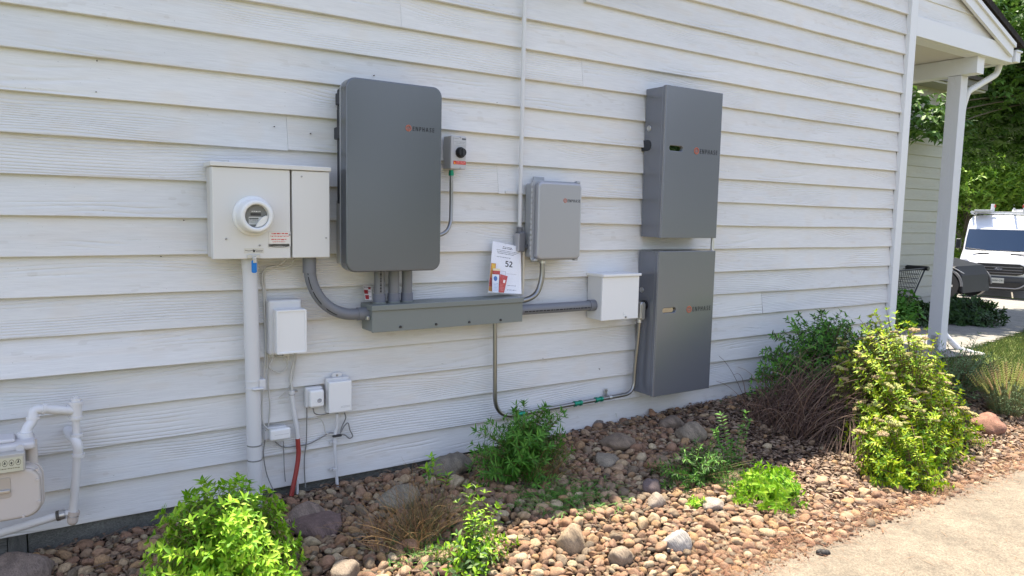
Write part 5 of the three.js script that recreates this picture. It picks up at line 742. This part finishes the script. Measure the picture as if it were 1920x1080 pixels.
{
  const z0 = -2.5, x1 = 12.62, g = thing('neighbour_garage', 'beige clapboard wall with dark roof edge seen through the porch', 'building'), wall = grp('wall', g), m = std(0.43, 0.42, 0.36, 0.7, { map: sidingMap, bumpMap: grainH, bumpScale: 0.003 });
  for (let r = -2; r < 20; r++) part('plank', [plank(9.6, x1 - 0.12, 0.05 + r * 0.172, 0.192, z0, r * 11 + 40, 0.016, 0.4)], m, wall);
  part('corner_trim', [box(x1 - 0.12, x1, -0.6, 3.5, z0 - 0.14, z0 + 0.02, 0.003)], m, g); part('sheathing', [box(9.6, x1 - 0.01, -0.8, 3.6, -7, z0 - 0.03, 0)], m, g);
  part('eave_soffit', [box(9.4, x1 + 0.25, 3.5, 3.53, -7, z0 + 0.3, 0)], std(0.4, 0.39, 0.36, 0.8), g); part('eave_fascia', [box(9.4, x1 + 0.25, 3.53, 3.64, z0 + 0.3, z0 + 0.33, 0.003)], std(0.16, 0.15, 0.14, 0.7), g); 
  const rf = box(9.4, x1 + 0.28, 3.64, 3.7, -7, z0 + 0.37, 0); part('roof', [rf], std(0.06, 0.05, 0.045, 0.95), g);
  // wire cart by the wall
  const c = D(1712, 540, 11.2), by = G(c.x, c.z), k = thing('wire_cart', 'black wire garden cart standing against the beige wall', 'cart', [c.x, by, c.z]), wires = [], fr = [];
  const fx0 = c.x - 0.55, top = c.y + 0.28, zb = c.z - 0.25, zf = c.z + 0.05, tx = c.x + 0.12, bx = c.x - 0.12, bot = c.y - 0.12;
  for (let i = 0; i <= 12; i++) { const u = i / 12; wires.push(rod(V(fx0 + (tx - fx0) * u, top, zf), V(fx0 + (bx - fx0) * u, bot, zf), 0.004, 0.004, 5), rod(V(fx0 + (tx - fx0) * u, top, zb), V(fx0 + (bx - fx0) * u, bot, zb), 0.004, 0.004, 5)); }
  for (let i = 0; i <= 6; i++) { const v = i / 6, y = top + (bot - top) * v, xe = tx + (bx - tx) * v; wires.push(rod(V(fx0, y, zf), V(xe, y, zf), 0.004, 0.004, 5), rod(V(xe, y, zb), V(xe, y, zf), 0.004, 0.004, 5)); }
  part('wire_basket', wires, blackM, k); part('cart_frame', [rod(V(fx0, top, zf), V(tx + 0.1, top + 0.02, zf), 0.014), rod(V(tx + 0.1, top + 0.02, zf), V(bx - 0.1, by + 0.2, zf), 0.012), rod(V(fx0, bot, zf), V(bx, bot, zf), 0.012), rod(V(tx + 0.1, top + 0.02, zb), V(bx - 0.1, by + 0.2, zb), 0.012)], blackM, k); part('handle_grip', [rod(V(tx + 0.1, top + 0.02, zb - 0.02), V(tx + 0.1, top + 0.02, zf + 0.05), 0.035, 0.035, 14)], blackM, k);
  for (const wx of [fx0 + 0.1, bx - 0.1]) { const wheel = new THREE.TorusGeometry(0.1, 0.03, 8, 20); wheel.translate(wx, by + 0.12, zf + 0.02); part('wheel', [wheel, cylZ(wx, by + 0.12, zf, zf + 0.04, 0.03)], blackM, k); }
}
function car(label, name, body) { return thing(name, label, body); }
{ // white van facing the camera; local: x right, y up, z towards camera
  const p = D(1868.5, 545, 21.3), gy = -0.74, van = thing('work_van', 'white work van with ladder rack parked facing us beyond the porch post', 'van', [p.x, gy, p.z]);
  van.rotation.y = Math.atan2(camera.position.x - p.x, camera.position.z - p.z);
  const white = new THREE.MeshPhysicalMaterial({ color: lin(0.62, 0.63, 0.65), roughness: 0.35, clearcoat: 0.3, clearcoatRoughness: 0.08 }), lo = { local: true };
  // body shell lofted through side profile sections
  const sec = [[0.32, 1.0, 0.0], [0.75, 1.01, 0.02], [1.02, 1.0, 0.0], [1.2, 0.97, -0.2], [1.36, 0.95, -0.55]], gs = [];
  const loft = (rows) => { const pos = [], idx = [], n = 12; for (const [y, hw, zf, bow = 0.16, zb = -5.4] of rows) { for (let i = 0; i <= n; i++) { const u = i / n * 2 - 1, e = Math.pow(Math.abs(u), 3.2); pos.push(u * hw * (1 - 0.02 * e), y, zf - bow * e); } pos.push(hw, y, zb, -hw, y, zb); } const m = n + 3; for (let j = 0; j + 1 < rows.length; j++) for (let i = 0; i < m; i++) { const a = j * m + i, b = j * m + (i + 1) % m; idx.push(a, b, a + m, b, b + m, a + m); } const g = new THREE.BufferGeometry(); g.setAttribute('position', new THREE.Float32BufferAttribute(pos, 3)); g.setIndex(idx); g.computeVertexNormals(); return g; };
  part('lower_body', [loft([[0.3, 0.98, -0.05, 0.3], [0.7, 1.02, 0, 0.3], [0.95, 1.02, -0.02, 0.3], [1.12, 1.0, -0.12, 0.32], [1.26, 0.98, -0.38, 0.3], [1.36, 0.965, -0.75, 0.24]])], white, van, lo);
  part('cab_body', [loft([[1.34, 0.965, -0.78, 0.22], [1.7, 0.94, -1.06, 0.2], [2.02, 0.905, -1.3, 0.18], [2.1, 0.9, -1.38, 0.18], [2.28, 0.87, -1.62, 0.2], [2.4, 0.8, -1.95, 0.24], [2.44, 0.62, -2.3, 0.3], [2.45, 0.02, -2.6, 0.02, -5.2]])], white, van, lo);
  const glassM = new THREE.MeshPhysicalMaterial({ color: lin(0.012, 0.026, 0.055), roughness: 0.08, clearcoat: 0.3, clearcoatRoughness: 0.03 });
  const ws = (() => { const pos = [], idx = [], n = 12, rows = [[1.38, 0.9, -0.795], [1.7, 0.885, -1.045], [2.0, 0.85, -1.272]]; for (const [y, hw, zf] of rows) for (let i = 0; i <= n; i++) { const u = i / n * 2 - 1; pos.push(u * hw, y, zf + 0.02 - 0.17 * Math.pow(Math.abs(u), 3.2)); } for (let j = 0; j < 2; j++) for (let i = 0; i < n; i++) { const a = j * (n + 1) + i; idx.push(a, a + 1, a + n + 1, a + 1, a + n + 2, a + n + 1); } const g = new THREE.BufferGeometry(); g.setAttribute('position', new THREE.Float32BufferAttribute(pos, 3)); g.setIndex(idx); g.computeVertexNormals(); return g; })();
  part('windscreen', [ws], glassM, van, lo); part('wiper', [rod(V(-0.86, 1.42, -0.83), V(-0.35, 1.37, -0.74), 0.012), rod(V(0.0, 1.38, -0.74), V(0.5, 1.36, -0.74), 0.01)], blackM, van, lo);
  part('hood_vent', [box(-0.68, -0.26, 1.285, 1.31, -0.5, -0.42, 0.005), box(0.26, 0.68, 1.285, 1.31, -0.5, -0.42, 0.005)], blackM, van, lo);
  const gr = new THREE.Shape(); [[-0.6, 0.98], [-0.68, 0.86], [-0.6, 0.74], [-0.45, 0.7], [0.45, 0.7], [0.6, 0.74], [0.68, 0.86], [0.6, 0.98], [0.5, 1.03], [-0.5, 1.03]].forEach(([x, y], i) => i ? gr.lineTo(x, y) : gr.moveTo(x, y));
  const grille = part('grille', [slab(gr, 0.0, 0.03, 0.008)], std(0.02, 0.02, 0.022, 0.5), van, lo); part('grille_bar', [0.77, 0.85, 0.93].map((y) => box(-0.58, 0.58, y - 0.014, y + 0.014, 0.03, 0.055, 0.006)), std(0.16, 0.16, 0.17, 0.35, { metalness: 0.5 }), grille, lo);
  const em = new THREE.TorusGeometry(0.1, 0.01, 8, 32); em.scale(1, 0.4, 1); em.translate(0, 0.87, 0.066); part('emblem', [em, (() => { const s = new THREE.SphereGeometry(0.1, 20, 10); s.scale(1, 0.4, 0.08); s.translate(0, 0.87, 0.06); return s; })()], std(0.08, 0.09, 0.13, 0.3, { metalness: 0.5 }), grille, lo); const et = text('Ford', 0.05, 0.07, 0.004); et.g.translate(-et.w / 2, 0.85, 0); part('emblem_lettering', [et.g], std(0.4, 0.4, 0.42, 0.4, { metalness: 0.5 }), grille, lo);
  part('headlight', [-1, 1].map((s) => { const q = new THREE.SphereGeometry(1, 20, 14); q.scale(0.14, 0.2, 0.12); q.translate(s * 0.86, 0.97, -0.16); return q; }), new THREE.MeshPhysicalMaterial({ color: lin(0.5, 0.5, 0.52), roughness: 0.1, clearcoat: 1 }), van, lo);
  part('bumper', [loft([[0.26, 0.9, 0.0, 0.3, -0.4], [0.32, 1.0, 0.06, 0.3, -0.4], [0.6, 1.02, 0.08, 0.3, -0.4], [0.66, 1.02, 0.04, 0.3, -0.4]])], std(0.045, 0.047, 0.052, 0.6), van, lo); const bs = new THREE.Shape(); [[-0.62, 0.5], [-0.45, 0.34], [0.45, 0.34], [0.62, 0.5]].forEach(([x, y], i) => i ? bs.lineTo(x, y) : bs.moveTo(x, y)); part('air_intake', [slab(bs, 0.07, 0.1, 0.004)], blackM, van, lo); part('bumper_trim', [pipe([V(-0.85, 0.58, 0.0), V(-0.5, 0.33, 0.09), V(0.5, 0.33, 0.09), V(0.85, 0.58, 0.0)], 0.018, 0.1, 8)], std(0.4, 0.4, 0.42, 0.4), van, lo);
  part('licence_plate', [box(-0.16, 0.16, 0.47, 0.62, 0.1, 0.115, 0.004)], new THREE.MeshStandardMaterial({ roughness: 0.5, map: canvasTex(256, 128, (c) => { c.fillStyle = '#b9bcb8'; c.fillRect(0, 0, 256, 128); c.fillStyle = '#1d2b2a'; c.font = 'bold 60px sans-serif'; c.fillText('DHM-C91', 6, 86, 244); }) }), van, lo);
  part('ladder_rack', [-1.9, -3.4, -4.8].map((z) => box(-0.86, 0.86, 2.5, 2.55, z - 0.03, z + 0.03, 0.005)).concat([-0.8, 0.8].map((x) => box(x - 0.03, x + 0.03, 2.46, 2.56, -5, -1.6, 0.005)), [-0.28, 0.55].map((x) => box(x - 0.05, x + 0.05, 2.5, 2.78, -1.95, -1.85, 0.01))), white, van, lo); part('ladder', [box(0.25, 0.3, 2.58, 2.66, -5.2, -1.5, 0.004), box(0.7, 0.75, 2.58, 2.66, -5.2, -1.5, 0.004), box(-0.75, -0.3, 2.55, 2.6, -5.2, -1.5, 0.004)].concat(Array.from({ length: 8 }, (_, i) => box(0.3, 0.7, 2.6, 2.63, -5 + i * 0.45, -4.96 + i * 0.45, 0.004))), std(0.6, 0.6, 0.62, 0.5), van, lo); part('rack_marker', [-0.22, 0.5].map((x) => box(x - 0.02, x + 0.02, 2.68, 2.76, -1.86, -1.83, 0.003)), std(0.5, 0.05, 0.03, 0.5), van, lo);
  for (const [x, z] of [[-0.88, -0.85], [0.88, -0.85], [-0.88, -4.4], [0.88, -4.4]]) { const w = part('wheel', [cylX(0.35, z, x - 0.11, x + 0.11, 0.35, 28)], blackM, van, lo); part('rim', [cylX(0.35, z, x - 0.115, x + 0.115, 0.2, 20)], castM, w, lo); }
  part('wing_mirror', [-1, 1].map((s) => box(s * 1.08 - 0.07, s * 1.08 + 0.07, 1.4, 1.7, -1.05, -0.95, 0.03)), blackM, van, lo);
}
{ // dark car beside it, mostly behind the post
  const p = D(1806, 545, 19.6), gy = -0.56, c = thing('black_car', 'black car with silver wheel partly hidden behind the porch post', 'car', [p.x, gy, p.z]), lo = { local: true };
  c.rotation.y = Math.atan2(camera.position.x - p.x, camera.position.z - p.z) + 1.2;
  const m = new THREE.MeshPhysicalMaterial({ color: lin(0.008, 0.009, 0.012), roughness: 0.5, specularIntensity: 0.3, clearcoat: 0, clearcoatRoughness: 0.05 });
  const prof = new THREE.Shape(); [[-0.05, 0.25], [0, 0.62], [0.12, 0.82], [0.95, 1.0], [1.75, 1.5], [3.3, 1.52], [4.1, 1.05], [4.45, 0.98], [4.5, 0.3]].forEach(([x, y], i) => i ? prof.lineTo(x, y) : prof.moveTo(x, y));
  const b = new THREE.ExtrudeGeometry(prof, { depth: 1.6, bevelEnabled: true, bevelThickness: 0.1, bevelSize: 0.06, bevelSegments: 4 }); b.rotateY(-Math.PI / 2 + Math.PI); b.translate(0, 0, 0); // nose towards +x -> rotate
  const q = new THREE.Matrix4().makeRotationY(0); const body = b; body.computeBoundingBox(); const bb = body.boundingBox; body.translate(-(bb.min.x + bb.max.x) / 2, 0, -bb.max.z + 0.9 * 0.36);
  if (true) part('body', [body], m, c, lo);
  const side = new THREE.Shape(); [[1.15, 1.02], [1.78, 1.42], [3.2, 1.44], [3.75, 1.05]].forEach(([x, y], i) => i ? side.lineTo(x, y) : side.moveTo(x, y));
  const mk = (sx) => { const g = new THREE.ExtrudeGeometry(side, { depth: 0.02, bevelEnabled: false }); g.rotateY(-Math.PI / 2 + Math.PI); g.computeBoundingBox(); g.translate(sx - g.boundingBox.min.x, 0, 0); return g; };
  part('side_window', [mk(0.895), mk(-0.915)], std(0.02, 0.025, 0.03, 0.08), c, lo);
  part('window_trim', [pipe([V(-0.93, 1.0, -0.6), V(-0.93, 1.45, -1.28), V(-0.93, 1.47, -3.0)], 0.014, 0.1, 6), pipe([V(-0.93, 1.0, -0.6), V(-0.93, 0.84, 0.1), V(-0.8, 0.7, 0.3)], 0.012, 0.1, 6)], castM, c, lo);
  part('door_handle', [box(-0.94, -0.9, 0.86, 0.9, -2.1, -1.88, 0.01), box(-0.94, -0.9, 0.86, 0.9, -0.95, -0.7, 0.01)], castM, c, lo);
  for (const z of [-0.12, -2.95]) for (const s of [1, -1]) { const w = part('wheel', [cylX(0.37, z, s * 0.84 - 0.11, s * 0.84 + 0.11, 0.37, 28)], blackM, c, lo); part('rim', Array.from({ length: 7 }, (_, i) => { const g = box(-0.012, 0.012, -0.03, 0.03, 0.03, 0.24, 0.006); g.rotateX(i / 7 * 6.283); g.translate(s * 0.955, 0.37, z); return g; }).concat([cylX(0.37, z, s * 0.945 - 0.02, s * 0.945 + 0.02, 0.06)]), castM, w, lo); part('wheel_arch', [(() => { const g = new THREE.TorusGeometry(0.43, 0.035, 6, 20, Math.PI); g.rotateY(Math.PI / 2); g.translate(s * 0.92, 0.37, z); return g; })()], std(0.16, 0.16, 0.165, 0.5), c, lo); }
  part('headlight', [box(0.45, 0.9, 0.68, 0.8, -0.14, 0.0, 0.03), box(-0.9, -0.45, 0.68, 0.8, -0.14, 0.0, 0.03)], castM, c, lo);
}
// trees: trunk, limbs and a crown of leaf sprays
const sprayGeo = merge([0, 1, 2, 3, 4].map((i) => { const g = leafGeo(0.42, 0.25, 0.12, 2).toNonIndexed(); g.rotateZ((i - 2) * 0.62); g.rotateX((i % 3 - 1) * 0.5); g.translate((i - 2) * 0.1, Math.abs(i - 2) * -0.1 + 0.1, (i % 2) * 0.1); return g; }));
function tree(name, label, base, o) {
  const R = RNG(o.seed), t = thing(name, label, 'tree', [base.x, base.y, base.z]), limbs = [], L = [], top = V(base.x + (o.lean ?? 0), base.y + o.h * 0.8, base.z);
  limbs.push(sweep(curve([base.clone().add(V(0, -0.2, 0)), base.clone().lerp(top, 0.4).add(V(0.15, 0, 0.1)), top], 10), o.trunk, 9, o.trunk * 0.25));
  const clumps = [...(o.extra ?? [])];
  for (let i = 0; i < o.clumps; i++) { const az = R() * 6.28, u = R() * 2 - 1, r = Math.cbrt(R()), s = Math.sqrt(1 - u * u); clumps.push([V(o.c.x + Math.cos(az) * s * r * o.rx, o.c.y + u * r * o.ry, o.c.z + Math.sin(az) * s * r * o.rz), o.clump * (0.6 + R() * 0.7)]); }
  for (const [c, r] of clumps) {
    const a = base.clone().lerp(top, clamp((c.y - base.y) / (o.h) * 0.6, o.fork ?? 0.15, 0.95)); limbs.push(sweep(new THREE.QuadraticBezierCurve3(a, a.clone().lerp(c, 0.5).add(V(0, 0.3, 0)), c).getPoints(6), o.trunk * 0.11, 5, 0.008));
    const n = Math.round(o.per * (r / o.clump) ** 2);
    for (let k = 0; k < n; k++) { const az = R() * 6.28, u = R() * 2 - 1, q = Math.cbrt(R()) * (0.7 + 0.6 * vn(az * 1.5, u * 3, o.seed)), s = Math.sqrt(1 - u * u), p = V(c.x + Math.cos(az) * s * q * r, c.y + u * q * r * 0.75, c.z + Math.sin(az) * s * q * r); if (p.y < G(p.x, p.z) + 0.05) continue; L.push(leafAt(p, V(Math.cos(az), (o.droop ?? -0.3) + R() * 0.6, Math.sin(az)), V(R() - 0.5, 1, R() - 0.5), o.leaf * (0.7 + R() * 0.6), R, o.pal)); }
  }
  part('trunk', limbs, std(0.11, 0.09, 0.07, 0.95), t); addLeaves(t, L, sprayGeo, o.pal, 0, 'leaf', 'crown');
}
const TG = [[0.1, 0.21, 0.035], [0.13, 0.26, 0.045], [0.075, 0.16, 0.03], [0.17, 0.3, 0.06]], TB = [[0.25, 0.42, 0.05], [0.31, 0.47, 0.07], [0.2, 0.36, 0.045], [0.36, 0.5, 0.1]];
{
  const at = (px, py, d) => D(px, py, d), gnd = (p) => V(p.x, G(p.x, p.z), p.z);
  let c = at(1880, 80, 14.8); const ex = [[at(1742, 222, 10.6), 0.42], [at(1770, 240, 11), 0.35], [at(1722, 205, 10.4), 0.4], [at(1750, 165, 13), 0.7], [at(1725, 150, 13.5), 0.7], [at(1780, 200, 13), 0.5], [at(1860, 190, 15.5), 1.0], [at(1915, 230, 15.5), 1.0], [at(1880, 240, 16), 1.0]];
  tree('shade_tree', 'dark green spreading tree whose branches hang behind the porch', gnd(at(1985, 560, 17)), { seed: 81, h: 10, trunk: 0.24, fork: 0.6, c, rx: 4.6, ry: 2.0, rz: 3.2, clumps: 66, clump: 0.85, per: 270, leaf: 0.15, pal: TG, droop: -0.5, extra: ex });
  const row = [[1815, 330, 31, 3.4], [1880, 320, 33, 3.6], [1945, 315, 32, 3.6], [1760, 300, 36, 4], [2030, 300, 34, 4.2], [2160, 320, 30, 3.4], [2330, 320, 28, 3.4]], lb = ['bright green bushy tree left of the van, behind the porch post', 'bright green bushy tree directly behind the van', 'bright green bushy tree behind the right side of the van', 'green tree farther back behind the beige wall', 'green tree farther back beyond the right edge of the van', 'bushy tree standing past the right side of the van', 'last bushy tree along the far right of the lawn'];
  row.forEach(([px, py, d, r], i) => { const q = at(px, py, d); tree('bushy_tree', lb[i], gnd(q), { seed: 90 + i, h: q.y + r, trunk: 0.12, c: V(q.x, q.y - 0.4, q.z), rx: r * 0.9, ry: r, rz: r * 0.7, clumps: 26, clump: 1.25, per: 230, leaf: 0.24, pal: TB, droop: 0 }); });
  [[1830, 150, 40, 6], [1950, 120, 42, 6.5], [1720, 170, 44, 6]].forEach(([px, py, d, r], i) => { const q = at(px, py, d); tree('tall_tree', ['tall darker tree far behind, in the gap right of the porch post', 'tall darker tree far behind at the right edge', 'tall darker tree far behind the beige garage roof'][i], gnd(q), { seed: 110 + i, h: q.y + r, trunk: 0.22, c: q, rx: r * 0.75, ry: r * 0.9, rz: r * 0.7, clumps: 30, clump: 1.9, per: 230, leaf: 0.38, pal: TG, droop: -0.2 }); });
  // trees across the drive, mirrored in the metal covers
  [[5.0, 19, 3.1, 7], [12.3, 17, 2.6, 6], [21, 15, 4, 7.5], [-3.5, 22, 4, 8]].forEach(([x, z, r, h], i) => tree('street_tree', ['tree across the drive behind the viewer, straight out from the wall', 'smaller tree across the drive to the right of the gap', 'wide tree across the drive farthest to the right', 'tree across the drive behind the viewer to the left'][i], V(x, -0.3, z), { seed: 140 + i, h, trunk: 0.2, c: V(x, h * 0.55, z), rx: r, ry: h * 0.42, rz: r, clumps: 34, clump: 1.3, per: 170, leaf: 0.3, pal: TG, droop: -0.2 }));
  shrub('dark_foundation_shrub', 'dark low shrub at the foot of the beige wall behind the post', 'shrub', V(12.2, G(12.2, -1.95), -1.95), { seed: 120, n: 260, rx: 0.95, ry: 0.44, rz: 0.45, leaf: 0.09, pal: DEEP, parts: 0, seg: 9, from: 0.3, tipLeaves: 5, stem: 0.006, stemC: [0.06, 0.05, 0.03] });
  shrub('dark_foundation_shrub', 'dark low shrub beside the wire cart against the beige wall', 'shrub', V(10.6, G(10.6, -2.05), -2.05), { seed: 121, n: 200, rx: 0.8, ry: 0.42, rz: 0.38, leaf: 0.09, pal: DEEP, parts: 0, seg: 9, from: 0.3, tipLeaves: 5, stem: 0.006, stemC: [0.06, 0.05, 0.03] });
  shrub('leafy_green_plant', 'leafy green plant at the shrub bed edge just right of the corner trim', 'plant', V(9.95, G(9.95, -1.7), -1.7), { seed: 122, n: 60, rx: 0.33, ry: 0.5, rz: 0.25, leaf: 0.12, pal: GREEN, parts: 80, seg: 8, from: 0.3, tipLeaves: 4, stem: 0.004 });
}
scene.traverse((o) => { if (o.isMesh) { o.castShadow = true; o.receiveShadow = true; } });
renderer.render(scene, camera);
